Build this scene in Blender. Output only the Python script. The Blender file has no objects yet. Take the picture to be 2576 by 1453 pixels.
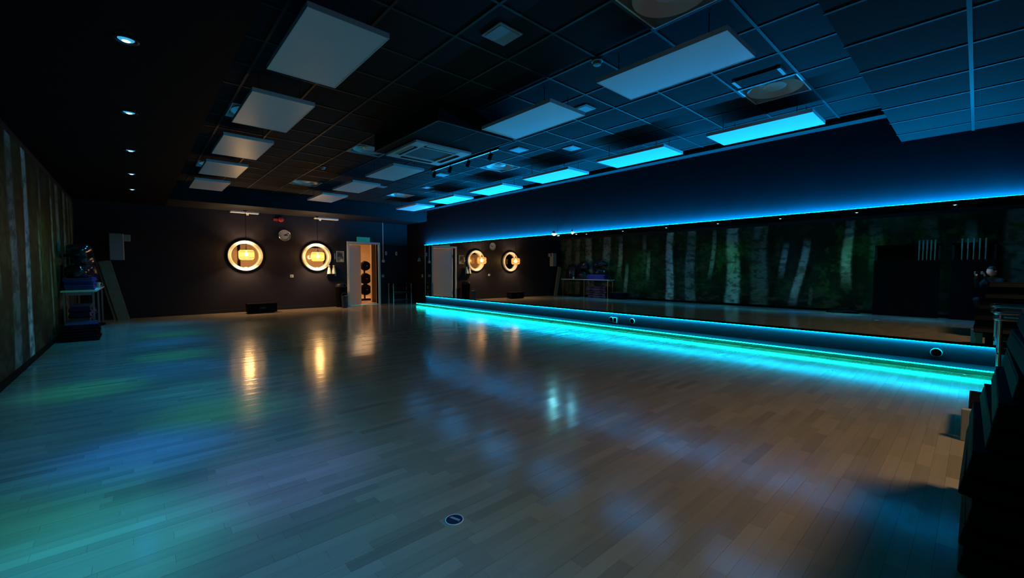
import bpy, bmesh, math, random
import numpy as np
from mathutils import Vector, Matrix
random.seed(7); rng = np.random.default_rng(11)
PI = math.pi
scene = bpy.context.scene
COL = scene.collection

# ------------------------------------------------------------------ camera
F_PX, CX, CY, HC = 1052.0, 1288.0, 726.5, 1.2
PITCH = math.atan(48.5 / F_PX)
YAW = math.atan((1288 - 341) / (F_PX / math.cos(PITCH)))
cam = bpy.data.cameras.new('camera'); camo = bpy.data.objects.new('camera', cam); COL.objects.link(camo)
cam.sensor_width = 36; cam.lens = 36 * F_PX / 2576; cam.clip_start = 0.02; cam.clip_end = 80
camo.location = (0, 0, HC)
FWD = Vector((math.sin(YAW) * math.cos(PITCH), math.cos(YAW) * math.cos(PITCH), -math.sin(PITCH)))
camo.rotation_euler = FWD.to_track_quat('-Z', 'Y').to_euler()
scene.camera = camo
# ------------------------------------------------------------------ world / exposure
w = bpy.data.worlds.new('world'); scene.world = w; w.use_nodes = True
w.node_tree.nodes['Background'].inputs[0].default_value = (0.5, 0.6, 0.8, 1)
w.node_tree.nodes['Background'].inputs[1].default_value = 0.0005
vs = scene.view_settings
vs.view_transform = 'Standard'; vs.look = 'None'; vs.gamma = 1; vs.exposure = 0.0; vs.use_curve_mapping = False
scene.cycles.use_denoising = True
scene.cycles.sample_clamp_indirect = 4.0
scene.cycles.max_bounces = 6; scene.cycles.diffuse_bounces = 3; scene.cycles.glossy_bounces = 4; scene.cycles.transparent_max_bounces = 6; scene.cycles.transmission_bounces = 3
scene.cycles.adaptive_threshold = 0.05
scene.cycles.caustics_refractive = False
# light levels
LED_UP, LED_MID, LED_BASE = 400.0, 120.0, 34.0
COL_UP, COL_MID, COL_BASE = (0.0, 0.36, 1.0), (0.0, 0.56, 1.0), (0.0, 0.85, 0.72)
PEND_W, GYM_E, WARM_FILL_W = 235.0, 80.0, 290.0

# room
XR, XL, YB, YN, ZC, ZS = 7.40, -1.03, 14.0, -3.0, 3.24, 2.84
YS = 12.6      # front of the far bulkhead
YNS = 0.72     # edge of the near bulkhead
GX = [5.165 + 0.605 * k for k in range(-7, 4)]
GY = [1.313 + 0.603 * k for k in range(-1, 19)]

# ------------------------------------------------------------------ materials
def mat(name, col, rough=0.5, metal=0.0, emit=None, es=0.0, spec=0.5, noise=0.0, nscale=8.0, bump=0.0, coat=0.0):
    m = bpy.data.materials.new(name); m.use_nodes = True
    nt = m.node_tree; b = nt.nodes['Principled BSDF']
    b.inputs['Base Color'].default_value = (*col, 1); b.inputs['Roughness'].default_value = rough
    b.inputs['Metallic'].default_value = metal; b.inputs['Specular IOR Level'].default_value = spec
    b.inputs['Coat Weight'].default_value = coat
    if emit: b.inputs['Emission Color'].default_value = (*emit, 1); b.inputs['Emission Strength'].default_value = es
    if noise or bump:
        g = nt.nodes.new('ShaderNodeNewGeometry'); n = nt.nodes.new('ShaderNodeTexNoise')
        n.inputs['Scale'].default_value = nscale; n.inputs['Detail'].default_value = 4
        nt.links.new(g.outputs['Position'], n.inputs['Vector'])
        if noise:
            x = nt.nodes.new('ShaderNodeMix'); x.data_type = 'RGBA'
            x.inputs[6].default_value = (*[c * (1 - noise) for c in col], 1); x.inputs[7].default_value = (*[min(1, c * (1 + noise)) for c in col], 1)
            nt.links.new(n.outputs['Fac'], x.inputs[0]); nt.links.new(x.outputs[2], b.inputs['Base Color'])
        if bump:
            bp = nt.nodes.new('ShaderNodeBump'); bp.inputs['Strength'].default_value = bump; bp.inputs['Distance'].default_value = 0.01
            nt.links.new(n.outputs['Fac'], bp.inputs['Height']); nt.links.new(bp.outputs['Normal'], b.inputs['Normal'])
    return m
M = {}
M['wall'] = mat('dark_wall_paint', (0.019, 0.0155, 0.022), 0.55, spec=0.2, noise=0.25, nscale=5, bump=0.05)
M['wall_r'] = mat('dark_blue_wall_paint', (0.0062, 0.0060, 0.0085), 0.6, spec=0.12, noise=0.3, nscale=4, bump=0.05)
M['soffit'] = mat('bulkhead_paint', (0.016, 0.015, 0.017), 0.6, spec=0.15, noise=0.2, nscale=6)
M['tile'] = mat('ceiling_tile', (0.012, 0.012, 0.012), 0.8, spec=0.12, noise=0.25, nscale=25, bump=0.1)
M['tee'] = mat('ceiling_grid', (0.030, 0.030, 0.030), 0.5, spec=0.2)
M['lit_low_wall'] = mat('lit_low_wall_paint', (0.028, 0.030, 0.038), 0.55, spec=0.15)  # low wall paint lightened to hold the strip's glow
M['white'] = mat('white_board', (0.80, 0.79, 0.77), 0.36, noise=0.03, nscale=3)
M['whiteplastic'] = mat('white_plastic', (0.72, 0.72, 0.70), 0.4)
M['greyplastic'] = mat('grey_plastic', (0.30, 0.31, 0.32), 0.45)
M['doorwhite'] = mat('door_white_paint', (0.86, 0.85, 0.85), 0.45, noise=0.03, nscale=3)
M['black'] = mat('black_plastic', (0.005, 0.005, 0.006), 0.7, spec=0.05)
M['blackmetal'] = mat('black_metal', (0.015, 0.015, 0.017), 0.35, metal=0.3)
M['chrome'] = mat('brushed_steel', (0.55, 0.56, 0.58), 0.28, metal=1.0)
M['navy'] = mat('navy_rubber', (0.012, 0.018, 0.07), 0.5)
M['blue'] = mat('blue_vinyl', (0.02, 0.05, 0.30), 0.35)
M['bag'] = mat('navy_plastic_bag', (0.012, 0.014, 0.03), 0.18, bump=0.6, nscale=14)
M['wood'] = mat('plain_board_wood', (0.24, 0.17, 0.12), 0.55, noise=0.25, nscale=7)
M['cardboard'] = mat('brown_board', (0.30, 0.19, 0.11), 0.7, noise=0.15)
M['red'] = mat('red_plastic', (0.45, 0.03, 0.04), 0.4)
M['exit'] = mat('green_exit_plate', (0.05, 0.50, 0.36), 0.4, emit=(0.03, 0.45, 0.33), es=0.10)
M['clockface'] = mat('clock_face', (0.55, 0.54, 0.55), 0.35)
M['toekick'] = mat('green_toe_kick', (0.018, 0.07, 0.05), 0.5)
M['gymwall'] = mat('gym_wall', (0.42, 0.28, 0.16), 0.7, noise=0.15, nscale=3)
M['gymfloor'] = mat('gym_floor', (0.28, 0.17, 0.10), 0.4, noise=0.2)
M['gymlight'] = mat('gym_light', (0.9, 0.8, 0.6), 0.5, emit=(1.0, 0.60, 0.28), es=GYM_E)
M['bulb'] = mat('bulb_glow', (1, 0.9, 0.7), 0.4, emit=(1.0, 0.66, 0.28), es=22)
M['led_up'] = mat('led_strip_top', (0.6, 0.8, 0.8), 0.4, emit=COL_UP, es=LED_UP)
M['led_mid'] = mat('led_strip_middle', (0.6, 0.8, 0.8), 0.4, emit=COL_MID, es=LED_MID)
M['led_base'] = mat('led_strip_floor', (0.6, 0.8, 0.8), 0.4, emit=COL_BASE, es=LED_BASE)
M['lens'] = mat('spot_lens', (0.6, 0.8, 0.9), 0.3, emit=(0.30, 0.75, 1.0), es=9)
M['halo_ring'] = mat('spot_halo', (0.5, 0.6, 0.7), 0.3, emit=(0.04, 0.42, 0.75), es=0.9)  # emission paints the cyan halo around each lens
M['lamp_lens'] = mat('small_lamp_lens', (0.6, 0.9, 0.9), 0.3, emit=(0.22, 0.90, 1.0), es=110)
M['mirror'] = mat('mirror_silver', (0.86, 0.89, 0.87), 0.0, metal=1.0)
M['skin'] = mat('skin', (0.55, 0.36, 0.28), 0.5)
M['cloth'] = mat('dark_clothing', (0.012, 0.012, 0.014), 0.85)
M['hair'] = mat('dark_hair', (0.03, 0.022, 0.018), 0.6)
M['glow_shape_white'] = mat('pale_glow_shape', (0.75, 0.78, 0.76), 0.4, bump=0.3, nscale=20)  # pale surface of the shape that imitates strip light
M['print'] = None

def shade_mat():
    m = bpy.data.materials.new('amber_woven_shade'); m.use_nodes = True; nt = m.node_tree; nt.nodes.clear()
    o = nt.nodes.new('ShaderNodeOutputMaterial')
    tr = nt.nodes.new('ShaderNodeBsdfTranslucent'); tr.inputs[0].default_value = (0.11, 0.062, 0.022, 1)
    df = nt.nodes.new('ShaderNodeBsdfDiffuse'); df.inputs[0].default_value = (0.55, 0.33, 0.14, 1)
    tp = nt.nodes.new('ShaderNodeBsdfTransparent'); tp.inputs[0].default_value = (1, 0.82, 0.5, 1)
    a = nt.nodes.new('ShaderNodeMixShader'); a.inputs[0].default_value = 0.35
    b = nt.nodes.new('ShaderNodeMixShader'); b.inputs[0].default_value = 0.30
    nt.links.new(tr.outputs[0], a.inputs[1]); nt.links.new(df.outputs[0], a.inputs[2])
    nt.links.new(a.outputs[0], b.inputs[1]); nt.links.new(tp.outputs[0], b.inputs[2]); nt.links.new(b.outputs[0], o.inputs[0])
    return m
M['shade'] = shade_mat()

def glass_mat():
    m = bpy.data.materials.new('window_glass'); m.use_nodes = True; nt = m.node_tree; nt.nodes.clear()
    o = nt.nodes.new('ShaderNodeOutputMaterial'); tp = nt.nodes.new('ShaderNodeBsdfTransparent'); tp.inputs[0].default_value = (0.86, 0.86, 0.84, 1)
    gl = nt.nodes.new('ShaderNodeBsdfGlossy'); gl.inputs['Roughness'].default_value = 0.0
    fr = nt.nodes.new('ShaderNodeFresnel'); fr.inputs[0].default_value = 1.6
    mx = nt.nodes.new('ShaderNodeMixShader'); nt.links.new(fr.outputs[0], mx.inputs[0]); nt.links.new(tp.outputs[0], mx.inputs[1])
    nt.links.new(gl.outputs[0], mx.inputs[2]); nt.links.new(mx.outputs[0], o.inputs[0]); return m
M['glass'] = glass_mat()

def plank_mat():
    m = bpy.data.materials.new('lacquered_beech'); m.use_nodes = True; nt = m.node_tree; b = nt.nodes['Principled BSDF']; L = nt.links.new
    at = nt.nodes.new('ShaderNodeAttribute'); at.attribute_name = 'tone'
    g = nt.nodes.new('ShaderNodeNewGeometry'); mp = nt.nodes.new('ShaderNodeMapping'); mp.inputs['Scale'].default_value = (1.6, 40, 1)
    L(g.outputs['Position'], mp.inputs['Vector'])
    n = nt.nodes.new('ShaderNodeTexNoise'); n.inputs['Scale'].default_value = 1.0; n.inputs['Detail'].default_value = 5; L(mp.outputs[0], n.inputs['Vector'])
    ad = nt.nodes.new('ShaderNodeMath'); ad.operation = 'MULTIPLY_ADD'; ad.inputs[1].default_value = 0.35; L(n.outputs['Fac'], ad.inputs[0]); L(at.outputs['Fac'], ad.inputs[2])
    cr = nt.nodes.new('ShaderNodeValToRGB'); e = cr.color_ramp.elements
    e[0].position = 0.0; e[0].color = (0.17, 0.125, 0.088, 1); e[1].position = 1.0; e[1].color = (0.40, 0.30, 0.215, 1)
    L(ad.outputs[0], cr.inputs[0]); L(cr.outputs[0], b.inputs['Base Color'])
    n2 = nt.nodes.new('ShaderNodeTexNoise'); n2.inputs['Scale'].default_value = 1.1; n2.inputs['Detail'].default_value = 3; L(g.outputs['Position'], n2.inputs['Vector'])
    mr = nt.nodes.new('ShaderNodeMapRange'); mr.inputs['To Min'].default_value = 0.12; mr.inputs['To Max'].default_value = 0.20; L(n2.outputs['Fac'], mr.inputs['Value'])
    L(mr.outputs[0], b.inputs['Roughness'])
    bp = nt.nodes.new('ShaderNodeBump'); bp.inputs['Strength'].default_value = 0.10; bp.inputs['Distance'].default_value = 0.002
    L(n.outputs['Fac'], bp.inputs['Height']); L(bp.outputs[0], b.inputs['Normal'])
    b.inputs['Specular IOR Level'].default_value = 0.55
    return m
M['plank'] = plank_mat()

# ------------------------------------------------------------------ mesh builder
class MB:
    def __init__(s): s.v = []; s.f = []
    def add(s, vs_, fs): o = len(s.v); s.v += [tuple(p) for p in vs_]; s.f += [tuple(i + o for i in f) for f in fs]; return s
    def box(s, a, b, mtx=None):
        x0, y0, z0 = a; x1, y1, z1 = b
        p = [(x0,y0,z0),(x1,y0,z0),(x1,y1,z0),(x0,y1,z0),(x0,y0,z1),(x1,y0,z1),(x1,y1,z1),(x0,y1,z1)]
        if mtx: p = [mtx @ Vector(q) for q in p]
        return s.add(p, [(3,2,1,0),(4,5,6,7),(0,1,5,4),(1,2,6,5),(2,3,7,6),(3,0,4,7)])
    def lathe(s, prof, n=24, c=(0,0,0), axis='z', mtx=None):
        """prof: (radius, height) list revolved about an axis through c"""
        vs_ = []; fs = []
        for r, h in prof:
            for k in range(n):
                a = 2 * PI * k / n; x, y = r * math.cos(a), r * math.sin(a)
                p = {'z': (x, y, h), 'y': (x, -h, y), 'x': (h, x, y)}[axis]
                p = Vector(p)
                if mtx: p = mtx @ p
                vs_.append(p + Vector(c))
        for i in range(len(prof) - 1):
            for k in range(n):
                k2 = (k + 1) % n; fs.append((i*n+k, i*n+k2, (i+1)*n+k2, (i+1)*n+k))
        return s.add(vs_, fs)
    def cyl(s, p0, p1, r, n=12, r1=None):
        p0, p1 = Vector(p0), Vector(p1); d = (p1 - p0); q = d.to_track_quat('Z', 'Y').to_matrix()
        r1 = r if r1 is None else r1
        vs_ = []
        for p, rr in ((p0, r), (p1, r1)):
            for k in range(n):
                a = 2*PI*k/n; vs_.append(p + q @ Vector((rr*math.cos(a), rr*math.sin(a), 0)))
        fs = [(k, (k+1) % n, n+(k+1) % n, n+k) for k in range(n)] + [tuple(range(n-1, -1, -1)), tuple(range(n, 2*n))]
        return s.add(vs_, fs)
    def tube(s, pts, r, n=8, closed=False):
        pts = [Vector(p) for p in pts]; N = len(pts); vs_ = []; up = Vector((0.01, 0.02, 1)).normalized()
        for i, p in enumerate(pts):
            a = pts[(i-1) % N] if (closed or i) else p; b = pts[(i+1) % N] if (closed or i < N-1) else p
            t = (b - a).normalized(); u = t.cross(up)
            if u.length < 1e-3: u = t.cross(Vector((1, 0, 0)))
            u.normalize(); v = t.cross(u)
            for k in range(n):
                an = 2*PI*k/n; vs_.append(p + u * r * math.cos(an) + v * r * math.sin(an))
        fs = []
        for i in range(N if closed else N-1):
            j = (i+1) % N
            for k in range(n): fs.append((i*n+k, i*n+(k+1) % n, j*n+(k+1) % n, j*n+k))
        if not closed: fs += [tuple(range(n-1, -1, -1)), tuple((N-1)*n + k for k in range(n))]
        return s.add(vs_, fs)
    def mesh(s, name, m, smooth=False, bevel=0):
        me = bpy.data.meshes.new(name); me.from_pydata(s.v, [], s.f); me.update()
        bm = bmesh.new(); bm.from_mesh(me)
        bmesh.ops.recalc_face_normals(bm, faces=bm.faces)
        if bevel: bmesh.ops.bevel(bm, geom=[e for e in bm.edges if len(e.link_faces) == 2 and e.calc_face_angle() > 0.6], offset=bevel, segments=2, affect='EDGES', profile=0.5)
        bm.to_mesh(me); bm.free()
        if smooth:
            for p in me.polygons: p.use_smooth = True
            try: me.set_sharp_from_angle(angle=math.radians(40))
            except Exception: pass
        if m: me.materials.append(M[m] if isinstance(m, str) else m)
        return me
    def obj(s, name, m, parent=None, loc=None, smooth=False, bevel=0):
        o = bpy.data.objects.new(name, s.mesh(name, m, smooth, bevel)); COL.objects.link(o)
        if parent: o.parent = parent
        if loc is not None: o.location = loc
        return o
def inst(name, me, parent, loc=(0,0,0), rot=(0,0,0)):
    o = bpy.data.objects.new(name, me); COL.objects.link(o); o.parent = parent; o.location = loc; o.rotation_euler = rot; return o
def tag(o, label, cat, group=None, kind=None):
    o['label'] = label; o['category'] = cat
    if group: o['group'] = group
    if kind: o['kind'] = kind
    return o
def thing(name, label, cat, loc=(0,0,0), rz=0, group=None, kind=None):
    o = bpy.data.objects.new(name, None); COL.objects.link(o); o.location = loc; o.rotation_euler = (0,0,rz); o.empty_display_size = 0.1
    return tag(o, label, cat, group, kind)
def dup(root, loc, rot=None, label=None):
    r = root.copy(); COL.objects.link(r); r.location = loc
    if rot is not None: r.rotation_euler = rot
    if label: r['label'] = label
    for ch in list(root.children):
        c = ch.copy(); COL.objects.link(c); c.parent = r
        for g in list(ch.children):
            d = g.copy(); COL.objects.link(d); d.parent = c
    return r
ORD = ['first', 'second', 'third', 'fourth', 'fifth', 'sixth', 'seventh', 'eighth']

# ================================================================== STRUCTURE
# ---- walls
o = MB().box((XR + 0.03, YN, 0), (XR + 0.20, YB, 3.5)).obj('wall_right', 'wall_r'); tag(o, 'dark blue painted wall carrying the long mirror', 'wall', kind='structure')
o = MB().box((XL - 0.2, YN, 0), (XL - 0.012, YB, 3.5)).obj('wall_left', 'wall'); tag(o, 'dark wall behind the forest mural', 'wall', kind='structure')
o = MB().box((XL - 0.2, YN - 0.2, 0), (XR + 0.2, YN, 3.5)).obj('wall_near', 'wall'); tag(o, 'dark wall behind the camera, opposite the round windows', 'wall', kind='structure')
# back wall with two round openings and a doorway
WIN = [(2.343, 1.60), (4.268, 1.60)]; RW = 0.352
DX0, DX1, DZ = 5.30, 6.30, 2.07
def back_wall():
    bm = bmesh.new(); x0, x1, z1 = XL - 0.2, XR + 0.2, 3.5
    def loop(pts):
        vv = [bm.verts.new((p[0], YB, p[1])) for p in pts]
        for i in range(len(vv)): bm.edges.new((vv[i], vv[(i+1) % len(vv)]))
    loop([(x0, 0), (DX0, 0), (DX0, DZ), (DX1, DZ), (DX1, 0), (x1, 0), (x1, z1), (x0, z1)])
    for cx, cz in WIN: loop([(cx + RW*math.cos(2*PI*k/48), cz + RW*math.sin(2*PI*k/48)) for k in range(48)])
    bmesh.ops.triangle_fill(bm, use_beauty=True, use_dissolve=False, edges=bm.edges[:])
    r = bmesh.ops.extrude_face_region(bm, geom=bm.faces[:])
    bmesh.ops.translate(bm, vec=(0, 0.15, 0), verts=[v for v in r['geom'] if isinstance(v, bmesh.types.BMVert)])
    bmesh.ops.recalc_face_normals(bm, faces=bm.faces)
    me = bpy.data.meshes.new('wall_back'); bm.to_mesh(me); bm.free(); me.materials.append(M['wall'])
    o = bpy.data.objects.new('wall_back', me); COL.objects.link(o); return o
tag(back_wall(), 'dark end wall with two round windows and a doorway', 'wall', kind='structure')

# ---- floor made of strips
floor = MB().box((XL - 0.2, YN - 0.2, -0.15), (XR + 0.2, YB, -0.016)).obj('floor', 'wood'); tag(floor, 'lacquered beech strip floor of the studio', 'floor', kind='structure')
PW, PL, GAP = 0.067, 0.44, 0.0003
RV = Vector((math.cos(YAW), -math.sin(YAW), 0)); UV = RV.cross(FWD)
def project(p):
    d = Vector(p) - Vector((0, 0, HC)); z = d.dot(FWD)
    if z < 0.05: return None
    return CX + F_PX * d.dot(RV) / z, CY - F_PX * d.dot(UV) / z, z
def plank_geo(L, tilt, zc):
    a = PW / 2 - GAP; l = L / 2 - GAP; t = math.tan(tilt) * a
    return [(-l,-a,-0.016),(l,-a,-0.016),(l,a,-0.016),(-l,a,-0.016),(-l,-a,zc-t),(l,-a,zc-t),(l,a,zc+t),(-l,a,zc+t)], \
           [(4,5,6,7),(0,1,5,4),(1,2,6,5),(2,3,7,6),(3,0,4,7)]
CUP = math.radians(0.40)
rows = int((YB - YN) / PW) + 1; strips = []
for r in range(rows):
    y = YN + (r + 0.5) * PW
    if y > YB - PW/2: break
    x = XL - random.random() * PL; bt = random.gauss(0, 0.00045)
    while x < XR + 0.03:
        a, b = max(x, XL - 0.01), min(x + PL, XR + 0.03)
        if b - a > 0.03:
            tone = min(1, max(0, random.gauss(0.42, 0.11)))
            strips.append([(a+b)/2, y, b-a, r % 3, tone, bt])
        x += PL
def score(s):
    q = project((s[0], s[1], 0))
    if not q or not (-60 < q[0] < 2640 and 0 < q[1] < 1500): return 1e9
    return q[2]
cand = sorted([s for s in strips if abs(s[2] - PL) < 1e-4], key=score)[:300]
cset = set(id(s) for s in cand)
fv, ff, ft = [], [], []
for s in strips:
    if id(s) in cset: continue
    tl = (s[3] - 1) * CUP + s[5] + random.gauss(0, 0.0003)
    pv, pf = plank_geo(s[2], tl, -0.0004 + (0.00022 if s[3] == 1 else 0)); oo = len(fv)
    fv += [(p[0] + s[0], p[1] + s[1], p[2]) for p in pv]; ff += [tuple(i + oo for i in f) for f in pf]; ft += [s[4]] * len(pf)
def tone_mesh(name, v, f, t):
    me = bpy.data.meshes.new(name); me.from_pydata(v, [], f); me.update()
    at = me.attributes.new('tone', 'FLOAT', 'FACE'); at.data.foreach_set('value', np.array(t, dtype=np.float32)); me.materials.append(M['plank']); return me
pf_o = bpy.data.objects.new('plank_field', tone_mesh('plank_field', fv, ff, ft)); COL.objects.link(pf_o); pf_o.parent = floor; pf_o['kind'] = 'stuff'
pmesh = {}
for s in cand:
    key = (s[3], int(s[4] * 7.99))
    if key not in pmesh:
        pv, pfc = plank_geo(PL, (s[3] - 1) * CUP, -0.0004 + (0.00022 if s[3] == 1 else 0)); pmesh[key] = tone_mesh('plank', pv, pfc, [(key[1] + 0.5) / 8] * 5)
    inst('plank', pmesh[key], floor, (s[0], s[1], 0), (s[5], 0, 0))

# ---- ceiling
ceil = MB().box((XL - 0.2, YN, 3.55), (XR + 0.2, YB, 3.6)).obj('ceiling', 'soffit'); tag(ceil, 'black suspended tile ceiling on a paler grid', 'ceiling', kind='structure')
DIFF = [(7, 0), (7, 8), (7, 15), (3, 9), (3, 15), (3, 0), (0, 8), (0, 14)]     # grid cells holding air diffusers (ix, iy)
diff_cells = set(DIFF)
tile_me = {}
def tile_mesh(dx, dy):
    k = (round(dx, 3), round(dy, 3))
    if k not in tile_me:
        g = 0.006; tile_me[k] = MB().box((-dx/2+g, -dy/2+g, 0), (dx/2-g, dy/2-g, 0.018)).mesh('ceiling_tile', 'tile', bevel=0.003)
    return tile_me[k]
XS = [0.62] + GX + [7.08]; YSs = GY + [YS]
for i in range(len(XS) - 1):
    for j in range(len(YSs) - 1):
        if XS[i+1] - XS[i] < 0.05 or YSs[j+1] - YSs[j] < 0.05: continue
        if (i - 1, j - 1) in diff_cells: continue
        inst('ceiling_tile', tile_mesh(XS[i+1]-XS[i], YSs[j+1]-YSs[j]), ceil, ((XS[i]+XS[i+1])/2, (YSs[j]+YSs[j+1])/2, ZC))
teeY = MB().box((-0.012, 0.70, 0), (0.012, YS, 0.006)).mesh('grid_bar', 'tee')
teeX = MB().box((0.62, -0.012, 0), (7.09, 0.012, 0.006)).mesh('grid_bar', 'tee')
for x in GX: inst('grid_bar', teeY, ceil, (x, 0, ZC - 0.0075))
for y in GY: inst('grid_bar', teeX, ceil, (0, y, ZC - 0.0068))
# bulkheads
o = MB().box((XL - 0.01, YN, ZS), (0.62, YB, 3.5)).obj('trim_1', 'black'); tag(o, 'black bulkhead above the mural holding the spotlights', 'bulkhead', kind='structure')
o = MB().box((0.62, YS, ZS), (XR + 0.03, YB, 3.5)).obj('trim_2', 'soffit'); tag(o, 'dark bulkhead across the top of the end wall', 'bulkhead', kind='structure')
nb = MB().box((0.62, YN, ZS + 0.02), (XR + 0.03, YNS, 3.5)).obj('trim_3', 'soffit'); tag(nb, 'low tiled bulkhead at the near end, upper right', 'bulkhead', kind='structure')
for i in range(len(XS) - 1):
    x0, x1 = XS[i], (XR if i == len(XS) - 2 else XS[i+1])
    for y0, y1 in ((0.09, YNS), (-0.513, 0.09), (-1.116, -0.513)):
        if x1 - x0 > 0.05: inst('ceiling_tile', tile_mesh(x1 - x0, y1 - y0), nb, ((x0+x1)/2, (y0+y1)/2, ZS + 0.004))
nbx = MB().box((0.62, -0.012, 0), (XR, 0.012, 0.006)).mesh('grid_bar', 'tee'); nby = MB().box((-0.012, -1.1, 0), (0.012, YNS, 0.006)).mesh('grid_bar', 'tee')
for y in (0.09, -0.513): inst('grid_bar', nbx, nb, (0, y, ZS - 0.003))
for x in GX: inst('grid_bar', nby, nb, (x, 0, ZS - 0.0023))
o = MB().box((7.25, YNS, 3.20), (XR + 0.03, YS, 3.24)).obj('trim_4', 'tee', bevel=0.004); tag(o, 'pale edge strip where ceiling meets the mirror wall', 'trim', kind='structure')
o = MB().box((7.08, YNS, 3.26), (7.10, YS, 3.55)).obj('trim_5', 'soffit'); tag(o, 'black recess side beside the ceiling edge strip', 'trim', kind='structure')
# base plinth along the mirror wall
pl = thing('baseboard_right', 'low dark plinth along the foot of the mirror wall', 'plinth', kind='structure')
MB().box((7.07, -0.35, 0.050), (XR + 0.03, 12.7, 0.068)).obj('plinth_top', 'wall_r', pl)
MB().box((7.085, -0.35, 0.0), (7.11, 12.7, 0.050)).obj('toe_kick', 'toekick', pl)
MB().box((7.424, -0.42, 0.068), (XR + 0.03, 12.7, 0.288)).obj('lit_low_wall_panel', 'lit_low_wall', pl)  # added panel giving the low wall its brighter, lit tone
o = MB().box((XL, YB - 0.02, 0), (DX0 - 0.07, YB, 0.09)).obj('baseboard_back', 'wall', bevel=0.004); tag(o, 'dark skirting at the foot of the round windows wall', 'skirting', kind='structure')
o = MB().box((DX1 + 0.07, YB - 0.02, 0), (XR + 0.03, YB, 0.09)).obj('baseboard_corner', 'wall', bevel=0.004); tag(o, 'short dark skirting between the doorway and the corner', 'skirting', kind='structure')
o = MB().box((XL - 0.012, YN, 0), (XL + 0.012, YB - 0.02, 0.08)).obj('baseboard_left', 'black', bevel=0.004); tag(o, 'black skirting under the forest mural', 'skirting', kind='structure')

# ---- round windows
for k, (cx, cz) in enumerate(WIN):
    wn = thing('window_%d' % (k + 1), ['round window with thick pale ring frame, above the black step box', 'round window with thick pale ring frame, nearer the door'][k], 'window', (cx, YB, cz), kind='structure')
    MB().lathe([(0.345, -0.15), (0.345, 0.055), (0.36, 0.068), (0.425, 0.068), (0.438, 0.055), (0.438, 0.0)], 64, axis='y').obj('frame', 'white', wn, smooth=True)
    MB().lathe([(0.001, -0.06), (0.346, -0.06), (0.346, -0.07), (0.001, -0.07)], 48, axis='y').obj('pane', 'glass', wn)
    MB().box((-0.03, -0.05, -0.35), (0.03, -0.0, -0.325)).obj('stop_block', 'white', wn)

# ---- door
dr = thing('door_1', 'white door standing half open beside the round windows', 'door', (DX0, YB, 0), kind='structure')
W_ = DX1 - DX0
for nm, a, b in (('jamb', (-0.075, -0.03, 0), (0.0, 0.17, DZ)), ('jamb', (W_, -0.03, 0), (W_ + 0.075, 0.17, DZ)), ('head', (-0.075, -0.03, DZ), (W_ + 0.075, 0.17, DZ + 0.07))):
    MB().box(a, b).obj(nm, 'doorwhite', dr, bevel=0.006)
leaf = MB().box((0, -0.04, 0.008), (W_ - 0.01, 0.0, DZ - 0.005)).obj('leaf', 'doorwhite', dr, (0.003, 0.16, 0), bevel=0.003); leaf.rotation_euler = (0, 0, math.radians(45))
MB().cyl((W_-0.08, -0.04, 1.02), (W_-0.08, -0.09, 1.02), 0.012).cyl((W_-0.07, -0.085, 1.02), (W_-0.20, -0.085, 1.02), 0.011).lathe([(0.001, 0.052), (0.027, 0.052), (0.027, 0.04), (0.001, 0.04)], 16, (W_-0.08, 0, 1.02), 'y').obj('handle', 'chrome', leaf, smooth=True)
for z in (0.25, 1.70): MB().box((-0.006, -0.041, z), (0.03, 0.002, z + 0.11)).obj('hinge', 'chrome', leaf)
MB().box((0, 0, 0), (W_, 0.15, 0.012)).obj('threshold', 'chrome', dr)

# ---- lit gym behind the end wall
o = MB().box((0.5, YB + 0.0, -0.15), (9.5, 20.0, -0.001)).obj('floor_gym', 'gymfloor'); tag(o, 'warm lit gym floor seen through the doorway', 'floor', kind='structure')
o = MB().box((0.5, 19.9, 0), (9.5, 20.1, 3.0)).obj('wall_gym', 'gymwall'); tag(o, 'far amber wall of the gym beyond the doorway', 'wall', kind='structure')
o = MB().box((0.4, YB + 0.15, 0), (0.5, 20, 3.0)).obj('wall_gym_left', 'gymwall'); tag(o, 'side wall of the gym beyond the round windows', 'wall', kind='structure')
o = MB().box((9.5, YB + 0.15, 0), (9.6, 20, 3.0)).obj('wall_gym_right', 'gymwall'); tag(o, 'side wall of the gym far right of the doorway', 'wall', kind='structure')
o = MB().box((0.4, YB + 0.15, 2.9), (9.6, 20.1, 3.0)).obj('ceiling_gym', 'gymwall'); tag(o, 'ceiling of the gym beyond the round windows', 'ceiling', kind='structure')
o = MB().box((6.5, 15.0, 0), (6.85, 15.12, 2.9)).obj('trim_6', 'gymwall'); tag(o, 'brown wall end just inside the gym doorway', 'wall', kind='structure')
for k, (x, y) in enumerate(((2.6, 17.2), (5.0, 17.2), (7.25, 17.0))):
    t = thing('gym_light', ['gym ceiling light behind the round window above the step box', 'gym ceiling light behind the round window nearest the door', 'gym ceiling light glimpsed through the doorway'][k], 'light', (x, y, 2.86), group='gym ceiling lights')
    MB().box((-0.6, -0.3, -0.03), (0.6, 0.3, 0.04)).obj('casing', 'whiteplastic', t)
    MB().box((-0.57, -0.27, -0.036), (0.57, 0.27, -0.031)).obj('diffuser', 'gymlight', t)

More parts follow.
